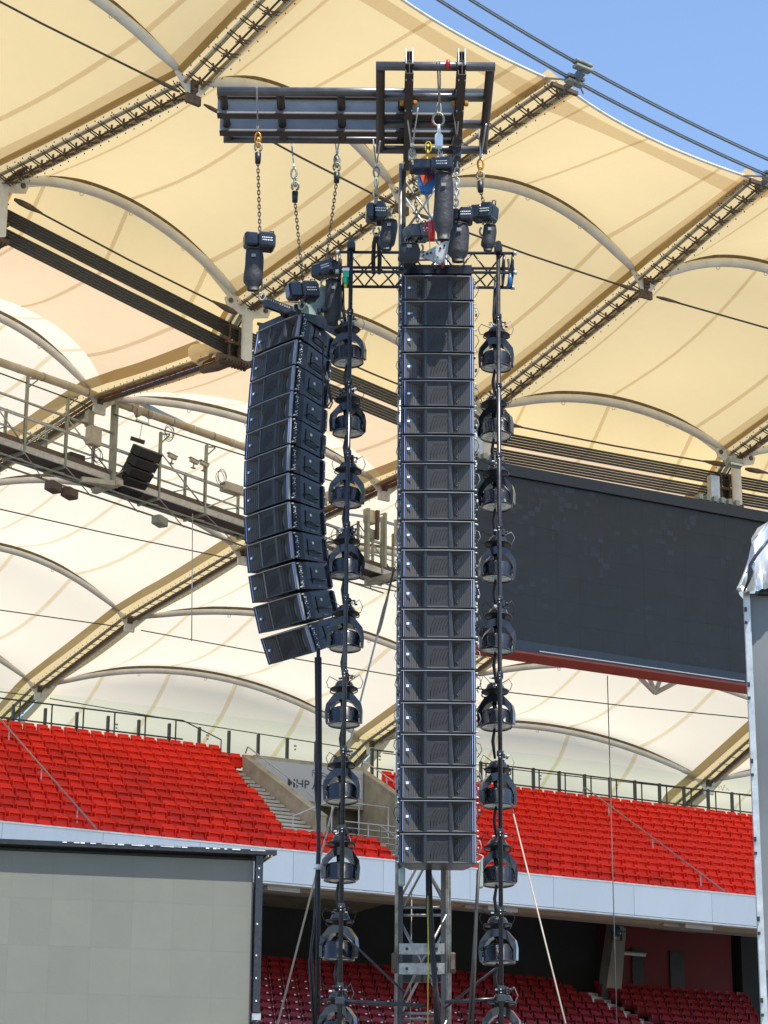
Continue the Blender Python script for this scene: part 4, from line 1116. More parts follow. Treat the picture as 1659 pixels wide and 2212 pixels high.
for py in (2050, 2093):
    zc = P(910, py, TY0).z
    mb = MB(); mb.box(TT(0, -.40, zc), (2*hw-.06, .05, .16), TR); mb.build('joint_plate', 'tower', mast, tc_)
    mb = MB(); mb.box(TT(0, .36, zc-.02), (2*hw-.06, .05, .16), TR); mb.build('joint_plate', 'towerdk', mast, tc_)
    mb = MB()
    for x in (-.22, .22): mb.box(TT(x, -.43, zc), (.04, .012, .04), TR)
    mb.build('bolt_hole', 'black', mast, tc_)
for px in (852, 978):
    p = P(px, 2080, TY0-.05); mb = MB(); mb.cbox(p, (.09,.09,.30), .02); mb.build('hinge_lug', 'rust', mast, tc_)
    mb = MB(); mb.box(p-V((0,.06,0)), (.06,.02,.2)); mb.build('lug_pin', 'rust', mast, tc_)
# green safety hooks on the tower
for px, py in ((868, 1895), (1036, 1900)):
    p = P(px, py, TY0-.5)
    mb = MB(); mb.cbox(p, (.10,.08,.26), .02); mb.box(p+V((.03,-.02,.2)), (.04,.04,.18)); mb.tube([p+V((0,0,.1)), p+V((.05,0,.35)), p+V((-.04,0,.38))], .014, 5)
    single(mb, 'cable_grip', 'greenplate', 'pale green clamp beside the %s foot of the straight speaker column' % ('left' if px < 900 else 'right'), 'clamp', p)

# top frame of the tower -------------------------------------------------------
ZF = 17.72 + CAMH
def Fz(px, py, dz=0): return Zp(px, py, ZF+dz)
fA, fB = Fz(829, 141), Fz(1068, 146); fC, fD = Fz(815, 322), Fz(1035, 325)
head = thing('rigging_grid', 'square frame of thick black steel pipes and beams on top of the tower', 'frame', V((tc_.x, 33.8, ZF)))
hl = head.location
x0, x1 = (fA.x+fC.x)/2, (fB.x+fD.x)/2; y0, y1 = (fA.y+fB.y)/2, (fC.y+fD.y)/2
R0 = .070
def hpipe(a, b, r=R0, m='steelblk', par=head, off=hl, name='pipe'):
    mb = MB(); mb.tube([a, b], r, 14); return mb.build(name, m, par, off)
hpipe(V((x0-R0,y0,ZF)), V((x1+R0,y0,ZF))); hpipe(V((x0-R0,y1,ZF)), V((x1+R0,y1,ZF)))
hpipe(V((x0,y0+R0*.7,ZF)), V((x0,y1-R0*.7,ZF)), m='steelbrn'); hpipe(V((x1,y0+R0*.7,ZF)), V((x1,y1-R0*.7,ZF)), m='steelbrn')
ym1, ym2 = Fz(945, 210).y, Fz(945, 268).y
for y in (ym1, ym2): hpipe(V((x0+R0*.7,y,ZF)), V((x1-R0*.7,y,ZF)))
def ibeam(a, b, w=.16, h=.16, t=.014, up=(0,0,1)):
    mb = MB(); u = V(up)
    mb.bar(V(a)+u*(h/2), V(b)+u*(h/2), w, t, up); mb.bar(V(a)-u*(h/2), V(b)-u*(h/2), w, t, up); mb.bar(a, b, t*.9, h-t, up)
    return mb
for pt, pb in (((893, 158), (872, 344)), ((1008, 161), (977, 348))):
    zz = -.19
    a, b = Zp(*pt, ZF+zz-.08), Zp(*pb, ZF+zz-.08); xm = a.x*.5+b.x*.5
    a = V((xm, a.y, ZF+zz)); b = V((xm, b.y+.4, ZF+zz))
    ibeam(a, b, .125).build('beam', 'steelbrn', head, hl)
    ibeam(V((xm, y0-.02, ZF+.165)), V((xm, y1+.5, ZF+.165)), .125, .15).build('beam', 'steelbrn', head, hl)
    for y in (y0, ym1, y1):
        mb = MB()
        for s_ in (-1, 1): mb.tube([V((xm+s_*.05, y-.10, ZF+.25)), V((xm+s_*.05, y-.10, ZF-.30))], .012, 5)
        mb.build('clamp_bolt', 'galv', head, hl)
    for s_ in (-1, 1):
        mb = MB(); mb.cbox((xm+s_*.10, ym1-.1, ZF-.16), (.07,.09,.07), .015); mb.build('beam_clamp', 'gold', head, hl)
for px, py in ((968, 139), (934, 262)):
    p = Fz(px, py); mb = MB(); mb.tube([p+V((-.03,0,0)), p+V((.03,0,0))], R0+.002, 12); mb.build('red_tape', 'red', head, hl)

# long arm to the left ---------------------------------------------------------
ZA = ZF + .17
aY = [Zp(725, y, ZA).y for y in (199,)] + [Zp(725, y, ZA).y for y in (232, 270, 299)]
xA0, xA1 = Zp(475, 240, ZA).x, Zp(985, 240, ZA).x+.1
arm = thing('boom_arm', 'long horizontal arm of black steel pipes and grey beams reaching left from the tower', 'frame', V((-1, 34, ZA)))
al = arm.location
y_a, y_b, y_c, y_d = aY
hpipe(V((xA0, y_a, ZA)), V((x1, y_a, ZA)), .072, 'steelblk', arm, al)
hpipe(V((xA0, y_d+.05, ZA)), V((xA1, y_d+.05, ZA)), .066, 'steelblk', arm, al)
for y in (y_b, y_c):
    mb = MB(); w_, h_ = .17, .30; a = V((xA0-.03, y+.02, ZA)); b = V((xA1, y+.02, ZA))
    mb.bar(a+V((0,0,-h_/2)), b+V((0,0,-h_/2)), w_, .016); mb.bar(a+V((0,0,h_/2)), b+V((0,0,h_/2)), w_, .016)
    mb.build('beam_flange', 'steelbrn', arm, al)
    mb = MB(); mb.bar(a, b, .014, h_-.018); mb.build('beam_web', 'web', arm, al)
L_ = xA1-xA0
for px in (486, 608, 738, 868):
    x = Zp(px, 240, ZA).x
    for (ya, yb) in ((y_a+.06, y_b-.0), (y_b+.03, y_c), (y_c+.03, y_d)):
        mb = MB(); mb.tube([V((x, ya, ZA)), V((x, yb, ZA))], .066, 12); mb.build('cross_pipe', 'steelbrn', arm, al)

# ------------------------------------------------------------------ loudspeakers
def make_cabinet():
    root = thing('line_array_speaker', 'x', 'loudspeaker', (0,0,0))
    H = .432; h = H/2
    mb = MB()     # local: front at y=0 facing -y
    x = .55
    fr_ = [(-x,0), (x,0), (x,.22), (.40,.84), (-.40,.84), (-x,.22)]
    vs = [(a, b+(.012), -h) for a, b in fr_] + [(a, b+(.012), h) for a, b in fr_]
    # rear tapers in height
    vs = [(a, b, z*(1 if b < .3 else .93)) for a, b, z in vs]
    mb.add(vs, [(5,4,3,2,1,0), (6,7,8,9,10,11)] + [(i, (i+1) % 6, 6+(i+1) % 6, 6+i) for i in range(1, 6)])
    mb.build('body', 'navy', root)
    mb = MB()     # thin rim all round the front, roof line kinked at the pillars
    for s_ in (-1, 1):
        pts = [(-x, -.002, s_*h*.985), (-.205, -.016, s_*h*.985), (.205, -.016, s_*h*.985), (x, -.002, s_*h*.985)]
        for a, b in zip(pts[:-1], pts[1:]): mb.bar(a, b, .030, .012)
        mb.bar((s_*(x-.006), -.002, -h), (s_*(x-.006), -.002, h), .02, .03, (0,1,0))
        if s_ < 0: mb.build('rim', 'black', root); mb = MB()
    mb.build('sun_pale_rim', 'web', root)  # rim painted pale to stand in for sun catching the cabinet edge
    g = h*.955
    for s_ in (-1, 1):      # sunken horn grilles left and right
        mb = MB()
        xo, xi, xw = s_*.50, s_*.245, s_*.205
        di = .115
        top_o, bot_o = (xo, .0, g), (xo, .0, -g)
        ti, bi = (xi, di, g*.66), (xi, di, -g*.80)
        tw_, bw_ = (xw, -.012, g), (xw, -.012, -g)
        tm, bm_ = (xi, -.004, g), (xi, -.004, -g)
        mb.add([bot_o, bi, ti, top_o], [(0,1,2,3) if s_ > 0 else (3,2,1,0)])
        mb.add([ti, bi, bw_, tw_], [(0,1,2,3)])
        mb.add([top_o, ti, tw_], [(0,1,2)]); mb.add([bot_o, bi, bw_], [(0,2,1)])
        hg = mb.build('horn_grille', 'grille', root)
        mb = MB()
        for r in (.055, .085, .112):
            n = 9
            pts = []
            for i in range(n+1):
                a = math.pi*(.62+.76*i/n); px_, pz_ = r*math.cos(a)*.8, r*math.sin(a)
                xx = abs(xi)+.10+px_*(-1 if s_ < 0 else 1)*(-1)*(-1 if s_ > 0 else 1)
                t = (abs(xo)-xx)/(abs(xo)-abs(xi)); pts.append((s_*xx, di*t-.006, pz_-.01))
            mb.tube(pts, .0035, 4)
        mb.build('cone_ribs', 'web' if s_ > 0 else 'truss', hg)
    mb = MB()       # centre grille with faint curved ribs, slightly proud
    for s_ in (-1, 1):
        mb = MB(); mb.add([(s_*.205,-.012,-g), (s_*.165,-.020,-g), (s_*.205,-.012,g), (s_*.165,-.020,g)], [(0,1,3,2)]); mb.build('pillar', 'truss', root)
    mb = MB()
    mb.add([(-.165,-.019,-g), (-.155,-.002,-g*.9), (.155,-.002,-g*.9), (.165,-.019,-g), (-.165,-.019,g), (-.155,-.002,g*.9), (.155,-.002,g*.9), (.165,-.019,g)], [(1,2,6,5), (0,1,5,4), (2,3,7,6), (4,5,6,7), (3,2,1,0)])
    cg = mb.build('centre_grille', 'grillec', root)
    mb = MB()
    for i in range(6):
        xx = -.11+.045*i; mb.tube([(xx, -.008, -g*.75+.02*i), (xx+.012, -.014, -g*.2), (xx+.05, -.009, g*.35), (xx+.085, -.006, g*.55)], .003, 4)
    mb.build('diffuser_ribs', 'grillec', cg)
    for s_ in (-1, 1):
        mb = MB(); mb.box((s_*.512, -.010, 0), (.009, .014, H*.93)); mb.build('edge_strip', 'ledblue', root)
    mb = MB(); mb.box((-.450, -.004, .0), (.040, .006, .035)); mb.build('badge', 'white', root)
    mb = MB(); mb.box((-.412, -.002, .006), (.036, .008, .030)); mb.build('badge_mark', 'blue', root)
    # sides: rigging strip, recessed panel, handle, sticker, link bars
    for s_ in (-1, 1):
        rs_ = MB(); rs_.box((s_*.562, .085, 0), (.012, .075, H*.98)); rp_ = rs_.build('rigging_plate', 'truss', root)
        mb = MB()
        random.seed(5)
        for i in range(20):
            mb.box((s_*.571, random.uniform(.058,.108), random.uniform(-h*.9,h*.75)), (.006, random.uniform(.008,.03), random.uniform(.006,.022)))
        for z_ in (-.19, .19): mb.tube([(s_*.56, .03, z_), (s_*.60, .03, z_)], .011, 6)
        mb.build('rigging_pins', 'plate', rp_)
        p0, p1 = V((s_*.55, .232, 0)), V((s_*.40, .852, 0)); d = (p1-p0).normalized(); nrm = V((d.y, -d.x, 0))*s_; 
        if nrm.x*s_ < 0: nrm = -nrm
        rt = Matrix((d, nrm, V((0,0,1)))).transposed()
        mb = MB(); mb.box(p0+d*.28+nrm*.004, (.34, .02, H*.60), rt); sp_ = mb.build('side_panel', 'black', root)
        mb = MB(); mb.tube([p0+d*.12+nrm*.02+V((0,0,-.06)), p0+d*.13+nrm*.055+V((0,0,-.06)), p0+d*.42+nrm*.055+V((0,0,-.075)), p0+d*.43+nrm*.02+V((0,0,-.075))], .013, 6); mb.build('handle', 'truss', sp_)
        mb = MB(); mb.box(p0+d*.24+nrm*.017+V((0,0,.07)), (.045, .006, .04), rt); mb.build('sticker', 'white', sp_)
        mb = MB(); mb.box(p0+d*.28+nrm*.010+V((0,0,-h*.80)), (.10, .006, .014), rt); mb.build('type_label', 'web', root)
        mb = MB(); mb.cbox(p0+d*.60+nrm*.012, (.06, .05, H*.86), .012, rt); rl_ = mb.build('rear_link', 'truss', root)
        mb = MB()
        for z_ in (-.15, .0, .14): mb.box(p0+d*.60+nrm*.04+V((0,0,z_)), (.03,.02,.025), rt)
        mb.build('link_pins', 'plate', rl_)
    return root
cab0 = make_cabinet(); ck = kids()
seps = [595,650,706,763,821,880,940,1000,1062,1125,1187,1250,1315,1380,1447,1517,1585,1655,1728,1800,1867]
AY = 34.25
for i in range(20):
    a, b = P(945.5, seps[i], AY), P(945.5+.04*i, seps[i+1], AY)
    c = (a+b)/2; hgt = (a-b).length
    til = R_(-1.5 + 0.28*max(0, i-6))
    o = dup(cab0, ck, V((c.x, AY+.0, c.z)), (til, 0, 0), None, 'speakers of the straight column in front of the tower', (1.0*.985, 1, min(1.08, (hgt-.026)/.432)))
    o['label'] = ['Top', 'Second', 'Third', 'Fourth', 'Fifth', 'Sixth', 'Seventh', 'Eighth', 'Ninth', 'Tenth', 'Eleventh', 'Twelfth', 'Thirteenth', 'Fourteenth', 'Fifteenth', 'Sixteenth', 'Seventeenth', 'Eighteenth', 'Nineteenth', 'Bottom'][i].lower() + ' black grille-fronted speaker of the straight column in front of the tower'
# curved column on the left
yaw = R_(-47.2)        # front faces left of the camera
Cy = Matrix.Rotation(yaw, 3, 'Z')
tl = P(556, 718, 36.6)             # upper left front corner of the first cabinet
tilts = [-9,-5.4,-3.8,-3.1,-2.2,-.3,2.3,5.5,8.8,13,18,25]
lab12 = ['top', 'second', 'third', 'fourth', 'fifth', 'sixth', 'seventh', 'eighth', 'ninth', 'tenth', 'eleventh', 'bottom']
hinge = None; PX = .0
cur = None
gapz = .452
for i, t in enumerate(tilts):
    t = R_(t)
    Rt = Cy @ Matrix.Rotation(-t*-1*1.0, 3, 'X')
    # tilt: positive values lean the front face down
    Rt = Cy @ Matrix.Rotation(t, 3, 'X')
    if i == 0:
        c = tl - (Rt @ V((-.55, 0, .216)))
        cur = c + Rt @ V((0, .60, -.2215))
    else:
        c = cur - Rt @ V((0, .60, .2215)); cur = c + Rt @ V((0, .60, -.2215))
    o = dup(cab0, ck, c, Rt.to_euler(), lab12[i] + ' black speaker of the curved column hanging on the left', 'speakers of the curved left column', (1,1,1.0))
    if i == 0: cab_top = (c, Rt)
wipe(cab0, ck)

# flying frames ------------------------------------------------------------------
c, Rt = cab_top
def CT(x, y, z): return c + Rt @ V((x, y, z))
ff = thing('flying_frame', 'black flying frame with perforated arm on top of the curved left speaker column', 'frame', CT(0,.4,.3))
mb = MB(); mb.box(CT(0,.32,.30), (1.10,.62,.13), Rt); mb.build('top_box', 'black', ff, ff.location)
mb = MB(); mb.box(CT(.56,.42,.26), (.02,.80,.22), Rt); mb.build('side_plate', 'navy', ff, ff.location)
mb = MB(); a, b = P(572, 652, 35.6), CT(.15,.1,.42); mb.bar(a, b, .07, .17); mb.build('perforated_arm', 'navy', ff, ff.location)
mb = MB(); dd = (b-a)
for i in range(11):
    q = a + dd*(.06+.085*i); mb.box(q+V((-.0,-.055,.04)), (.03,.02,.035))
mb.build('arm_holes', 'camera', ff, ff.location)
mb = MB(); mb.bar(a+V((.25,.1,-.12)), b+V((-.1,.1,-.06)), .05, .05); mb.build('lower_bar', 'black', ff, ff.location)
p1, p2, p3 = P(660, 672, 35.5), P(700, 610, 35.9), P(688, 680, 36.1)
mb = MB(); mb.prism([(-.28,-.05), (.22,-.05), (.36,.46), (.22,.50)], P(668, 672, 35.6), V((1,.5,0)), V((0,0,1)), .02); mb.build('corner_plate', 'greenplate', ff, ff.location)
for px, py in ((640,664), (655,655), (668,650), (690,672), (700,668), (645,672)):
    mb = MB(); mb.cbox(P(px, py, 35.5), (.08,.09,.10), .02); mb.build('latch', 'truss', ff, ff.location)
mf = thing('flying_frame', 'dark blue flying frame on top of the straight speaker column', 'frame', P(945, 585, AY+.4))
q0 = P(945.5, 584, AY+.08)
mb = MB(); mb.box(V((q0.x, AY+.40, q0.z)), (1.06,.74,.145)); mb.build('top_box', 'navy', mf, mf.location)
mb = MB(); pc = P(945, 547, AY+.1)
tri = [(905, 553), (916, 545), (970, 516), (977, 520), (960, 560), (952, 572), (940, 566)]
mb.add([P(x, y, AY+.10) for x, y in tri] + [P(x, y, AY+.10)+V((0,.03,0)) for x, y in tri], [(6,5,4,3,2,1,0), (7,8,9,10,11,12,13)] + [(i, (i+1) % 7, 7+(i+1) % 7, 7+i) for i in range(7)])
mb.build('spreader_plate', 'plate', mf, mf.location)
mb = MB()
for x, y in ((914,551), (923,548), (931,546), (951,536), (960,530), (945,556)):
    mb.tube([P(x,y,AY+.095), P(x,y,AY+.08)], .018, 8)
mb.build('plate_hole', 'black', mf, mf.location)
for x, y in ((907,550), (974,517)):
    mb = MB(); mb.tube([P(x,y,AY+.16), P(x,y,AY+.02)], .045, 10); mb.build('shackle_pin', 'plate', mf, mf.location)
mb = MB(); mb.tube([P(939,545,AY+.02), P(943,556,AY-.02), P(950,566,AY-.04), P(958,575,AY-.03)], .010, 5); mb.build('safety_rope', 'plate', mf, mf.location)
mb = MB(); mb.tube([P(951,566,AY-.03), P(963,575,AY-.06), P(985,578,AY-.1), P(1002,572,AY-.02), P(1008,565,AY+.1)], .010, 5)
mb.tube([P(958,574,AY-.03), P(953,580,AY-.08)], .02, 5); mb.build('signal_cable', 'black', mf, mf.location)
for i_, (x, y) in enumerate(((940,580), (956,576))):
    mb = MB(); mb.tube([P(x,y-8,AY-.05), P(x,y+2,AY-.05)], [.016,.03], 6); mb.build('inclinometer', 'red' if i_ else 'blackgloss', mf, mf.location)

# ------------------------------------------------------------------ chain hoists
def hoist(tag_, body, size, yaw_, Y, bag=None, chain_top=None, sling=None, label='', hook_end=None, flat=False, shackle=None, tilt=0):
    bc = P(*body, Y); root = thing('chain_hoist', label, 'chain hoist', bc, 'electric chain hoists')
    rot = Matrix.Rotation(R_(yaw_), 3, 'Z') @ Matrix.Rotation(R_(tilt), 3, 'Y')
    w_, d_, h_ = size; w_ *= .93; h_ *= 1.0; d_ *= .95
    mb = MB(); mb.cbox(bc + rot @ V((w_*.20,0,0)), (w_*.54, d_, h_), h_*.12, rot); mh_ = mb.build('motor_housing', 'blackgloss', root, bc)
    mb = MB(); mb.cbox(bc + rot @ V((-w_*.28,0,0)), (w_*.44, d_*.86, h_*.86), h_*.10, rot); mb.build('gear_housing', 'blackgloss', root, bc)
    mb = MB(); mb.box(bc + rot @ V((w_*.47,0,.01)), (.012, d_*.62, h_*.5), rot); mb.build('cover_plate', 'black', mh_, bc)
    mb = MB()
    random.seed(hash(label) % 100 if False else len(label))
    for j in (0, 1):
        for i in range(6):
            mb.box(bc + rot @ V((w_*.20-.075+.028*i+.006*j, -d_*.505, .02-.042*j)), (.017+.004*(i%2), .006, .017), rot)
    mb.build('stencil_lettering', 'white', mh_, bc)
    mb = MB(); mb.tube([bc + rot @ V((w_*.30,0,h_*.48)), bc + rot @ V((w_*.30,0,h_*.48+.07)), bc + rot @ V((w_*.44,0,h_*.48+.07)), bc + rot @ V((w_*.44,0,h_*.44))], .011, 6); mb.build('handle', 'blackgloss', root, bc)
    if chain_top:
        ct = P(*chain_top, Y); mb = MB(); chain(mb, bc+V((0,0,h_*.5)), ct); mb.build('lift_chain', 'cable', root, bc)
        mb = MB(); mb.tube([ct+V((0,0,-.02)), ct+V((0,0,.16))], [.045,.052], 8); mb.build('hook_block', 'black', root, bc)
        hk = ct + V((0,0,.26)); mb = MB(); ring(mb, hk, .055, .075, .020, n=10, a0=-1.2, a1=4.0); mb.build('hook', 'galvdark' , root, bc)
        top_ = hk + V((0,0,.08))
    else: top_ = bc + V((0,0,h_*.5))
    if shackle:
        q = P(*shackle, Y)
        mb = MB(); n_ = max(1, int((q-top_).length/.16))
        for i in range(n_+1):
            cc = lerp(top_, q, i/max(1, n_)); ring(mb, cc, .045 if i % 2 else .02, .095, .017, (1,0,0), (0,0,1), 10)
        mb.build('shackle', 'gold' if 'orange' in label else 'galvdark', root, bc); top_ = q + V((0,0,.08))
    if sling:
        for sx, sy, yy in sling:
            mb = MB(); e = P(sx, sy, yy); mb.tube([top_, lerp(top_, e, .5), e], .013, 6); mb.build('steel_sling', 'ropew', root, bc)
            mb = MB(); mb.tube([lerp(top_, e, .06), lerp(top_, e, .16)], .02, 6); mb.build('ferrule', 'plate', root, bc)
    if bag:
        (bx, by0), (bx2, by1), bw = bag
        t_, b_2 = P(bx, by0, Y-.05), P(bx2, by1, Y-.05)
        mb = MB(); n = 10; m_ = 12; vs = []
        for j in range(n+1):
            f_ = j/n; cc = lerp(t_, b_2, f_); rr = bw*(.86+.16*math.sin(f_*3.0)+.03*math.sin(f_*11)) * (1 if j < n-1 else .72)
            for i in range(m_):
                a_n = 2*math.pi*i/m_; k_ = 1+.10*math.cos(2*a_n)+.07*math.sin(5*a_n+f_*6)
                vs.append(cc + V((rr*k_*math.cos(a_n), rr*.72*k_*math.sin(a_n), 0)))
        fs = [(j*m_+i, (j+1)*m_+i, (j+1)*m_+(i+1) % m_, j*m_+(i+1) % m_) for j in range(n) for i in range(m_)]
        mb.add(vs, fs, True); mb.f.append(tuple(len(mb.v)-m_+i for i in range(m_))); mb.sm.append(False)
        bg_ = mb.build('chain_bag', 'bag', root, bc)
        mb = MB()
        mb.tube([t_+V((bw*.9*math.cos(a),bw*.7*math.sin(a),.0)) for a in [2*math.pi*i/12 for i in range(12)]], .012, 5, closed=True)
        mb.build('bag_rim', 'black', bg_, bc)
        mb = MB(); mb.box(lerp(t_, b_2, .2)-V((0,bw*.80,0)), (bw*.5,.01,.05)); mb.build('bag_label', 'web', bg_, bc)
        mb = MB(); chain(mb, t_+V((-bw*.3,0,-.02)), t_+V((-bw*.3,0,.25)), .06); chain(mb, t_+V((bw*.3,0,-.02)), t_+V((bw*.1,0,.22)), .06); mb.build('slack_chain', 'galvdark', root, bc)
    if hook_end:
        e = P(*hook_end, Y); mb = MB(); mb.tube([bc-V((0,0,h_*.5)), e+V((0,0,.12))], .018, 6); ring(mb, e, .05, .07, .018, n=10, a0=-4.3, a1=1.0); mb.build('lower_hook', 'galvdark', root, bc)
    return root
BZ = .48
hoist('', (561,522), (.54,.30,.26), 12, 34.6, ((549,540), (547,628), .135), (557,350), [(555,188,33.2)], 'chain hoist with orange shackle and long bag, leftmost under the arm', (566,640), shackle=(557,298))
hoist('', (654,630), (.56,.30,.30), 20, 35.2, None, (637,434), [(629,300,35.4)], 'chain hoist without a bag, just above the curved speaker column', (652,660), shackle=(635,375), tilt=-8)
hoist('', (704,583), (.50,.30,.26), -38, 35.6, ((720,607), (719,702), .125), (727,392), [(738,266,35.2), (722,290,35.4)], 'chain hoist with long bag between the curved column and the lights', (700,612), shackle=(728,345))
hoist('', (812,461), (.34,.34,.32), 4, 34.4, ((842,478), (834,540), .12), None, [(821,305,33.6), (806,300,35.2)], 'square chain hoist with short bag over the left end of the black truss', (813,500), shackle=(813,372))
hoist('', (903,503), (.46,.32,.26), 30, 33.9, ((884,530), (884,572), .15), (891,372), [(903,232,33.6), (878,240,33.6)], 'chain hoist hanging just left of the silver spreader plate', (907,536), shackle=(890,332), tilt=-14)
hoist('', (937,360), (.66,.32,.19), -3, 33.0, ((958,377), (958,518), .135), None, None, 'wide flat chain hoist with the longest bag, in the centre of the frame')
hoist('', (996,468), (.40,.30,.22), -4, 33.8, ((992,486), (990,566), .14), None, None, 'chain hoist with thick silver chain, right of the longest bag')
hoist('', (1046,461), (.44,.32,.28), -30, 34.4, ((1058,488), (1054,542), .10), (1038,412), [(1034,270,34.9), (1050,268,33.6)], 'chain hoist with orange shackle over the right end of the black truss', (1043,500), shackle=(1038,355), tilt=8)
# the two heavy chains of the centre hoists
p = P(948, 330, 33.0)
root = thing('lifting_gear', 'steel sling, ring and silver hook hanging in the middle of the frame', 'hook', p)
mb = MB(); e = P(947, 137, y0); b = P(949, 225, 33.0)
mb.tube([e+V((-.02,-.08,.0)), lerp(e, b, .5)+V((-.01,0,0)), b], .013, 6); mb.tube([e+V((.02,-.08,.0)), lerp(e, b, .5)+V((.02,0,0)), b], .013, 6); mb.build('steel_sling', 'ropew', root, p)
mb = MB(); ring(mb, P(947,258,33.0), .085, .11, .018, n=14); ring(mb, P(948,235,33.0), .03, .10, .016); mb.build('ring', 'galvdark', root, p)
mb = MB(); mb.tube([P(948,270,33.0), P(948,290,33.0)], .03, 6); mb.cbox(P(948,305,33.0), (.12,.10,.26), .03); mb.build('hook_block', 'plate', root, p)
mb = MB(); chain(mb, P(947,318,33.0), P(952,345,33.0)); chain(mb, P(955,330,33.0), P(956,372,32.95)); chain(mb, P(961,338,33.0), P(962,374,32.95)); mb.build('chain', 'galv', root, p)
p = P(986, 400, 33.8)
root = thing('heavy_chain', 'long silver chain hanging from the right beam of the frame', 'chain', p)
mb = MB(); chain(mb, P(988,352,33.8), P(984,455,33.8), .09, .013, .036); mb.build('chain', 'galv', root, p)
mb = MB(); mb.tube([P(988,325,33.8), P(988,346,33.8)], .06, 8); ring(mb, P(987,305,33.8), .075, .10, .018); mb.build('hook_block', 'blackgloss', root, p)
for sx in (977, 993):
    mb = MB(); mb.tube([P(987,295,33.8), P(sx,225,33.6)], .011, 6); mb.build('steel_sling', 'ropew', root, p)
# fall arrester
p = P(921, 396, 33.3)
root = thing('fall_arrester', 'blue and red fall arrester block hanging on a yellow sling', 'safety block', p)
mb = MB()
sh = [(-.12,.13), (.02,.17), (.13,.10), (.14,-.02), (.09,-.14), (.0,-.19), (-.09,-.14), (-.14,-.02)]
mb.prism(sh, p, (1,0,0), (0,0,1), .13); mb.build('casing', 'blue', root, p)
mb = MB(); mb.prism([(-.10,.11), (.0,.14), (.02,.0), (-.04,-.08)], p-V((0,.072,0)), (1,0,0), (0,0,1), .015); mb.build('orange_face', 'orange', root, p)
mb = MB(); mb.box(p+V((.06,-.075,.06)), (.05,.012,.10)); mb.box(p+V((.0,-.075,.165)), (.14,.014,.035)); mb.build('red_patch', 'red', root, p)
mb = MB(); mb.tube([p+V((0,0,.17)), P(925,312,y1-.1)], .014, 5); ring(mb, P(925,318,y1-.08), .05, .10, .012, (1,0,0), (0,0,1)); mb.build('webbing_sling', 'yellow', root, p)
mb = MB(); mb.tube([p-V((0,0,.18)), P(925,452,33.3)], [.03,.012], 5); mb.tube([P(925,430,33.3), P(929,545,33.3)], .007, 5); mb.build('wire', 'ropew', root, p)
p2 = P(933, 498, 33.2)
mb = MB(); mb.tube([p2+V((0,0,.16)), p2+V((0,0,.05)), p2-V((0,0,.16))], [.03,.055,.045], 8); ring(mb, p2+V((-.05,0,.06)), .06, .08, .016); mb.build('red_hook', 'red', root, p)

# ------------------------------------------------------------------ box truss behind the column
TYf = 35.15
zt_, zb_ = P(800, 545, TYf).z, P(800, 587, TYf).z
trY = .60
bt = thing('box_truss', 'black horizontal box truss passing behind the top of the straight speaker column', 'truss', V((.8, TYf+.3, zt_)))
xa, xb = P(733, 560, TYf).x, P(1108, 560, TYf).x
bl = bt.location
def tp(x, back, top_): return V((x, TYf + (trY if back else 0), zt_ if top_ else zb_))
for bk in (0, 1):
    for t_ in (0, 1):
        mb = MB(); mb.tube([tp(xa, bk, t_), tp(xb, bk, t_)], .026, 8); mb.build('chord', 'truss', bt, bl)
n = 10; dx = (xb-xa-.3)/n
for i in range(n):
    xs_, xe_ = xa+.15+dx*i, xa+.15+dx*(i+1)
    for (A, B) in (((0,0),(0,1)), ((0,0),(1,0)), ((1,0),(1,1))):
        u, w2_ = (A, B) if i % 2 else (B, A)
        mb = MB(); mb.tube([tp(xs_, *u), tp(xe_, *w2_)], .014, 6); mb.build('diagonal', 'truss', bt, bl)
for x in (xa, xa+.14, xb, xb-.14):
    for q in (((0,0),(0,1)), ((0,1),(1,1)), ((1,1),(1,0)), ((1,0),(0,0))):
        mb = MB(); mb.tube([tp(x, *q[0]), tp(x, *q[1])], .018, 6); mb.build('end_frame', 'truss', bt, bl)
for q in ((0,0),(0,1),(1,0),(1,1)):
    for x in (xa-.03, xb+.03):
        mb = MB(); mb.tube([tp(x-.03, *q), tp(x+.03, *q)], .036, 8); mb.build('end_cap', 'galv', bt, bl)
# things strapped to the truss
p = P(747, 600, TYf-.05); root = thing('power_connector', 'green and yellow power connector hanging under the left end of the black truss', 'connector', p)
mb = MB(); mb.box(p+V((0,0,.05)), (.10,.08,.10)); mb.tube([p, p-V((0,0,.12))], [.05,.03], 6); mb.build('body', 'green', root, p)
mb = MB(); mb.tube([p-V((0,0,.12)), p-V((0,0,.17))], [.028,.02], 6); mb.build('tip', 'yellow', root, p)
mb = MB(); mb.box(p+V((0,0,.13)), (.11,.09,.05)); mb.build('cap', 'white', root, p)
p = P(1102, 604, TYf); mb = MB(); mb.tube([p+V((0,0,.12)), p, p-V((.03,0,.14))], [.02,.04,.025], 6); single(mb, 'blue_connector', 'blue', 'small blue connector hanging at the right end of the black truss', 'connector', p)
p = P(874, 550, TYf); mb = MB(); mb.tube([P(871,546,TYf-.06), P(879,553,TYf-.06)], [.045,.04], 8); single(mb, 'red_connector', 'red', 'small red connector lying on the black truss beside the lifting hooks', 'connector', p)
p = P(813, 545, 34.9); root = thing('round_sling', 'pair of black round slings tying the left hoist hook to the truss', 'sling', p)
for s_ in (-1, 1):
    mb = MB(); mb.tube([P(813,506,34.6), P(813+5*s_,525,34.9), P(813+7*s_,560,35.0), P(813+6*s_,590,35.3)], .035, 7); mb.build('sling_leg', 'bag', root, p)

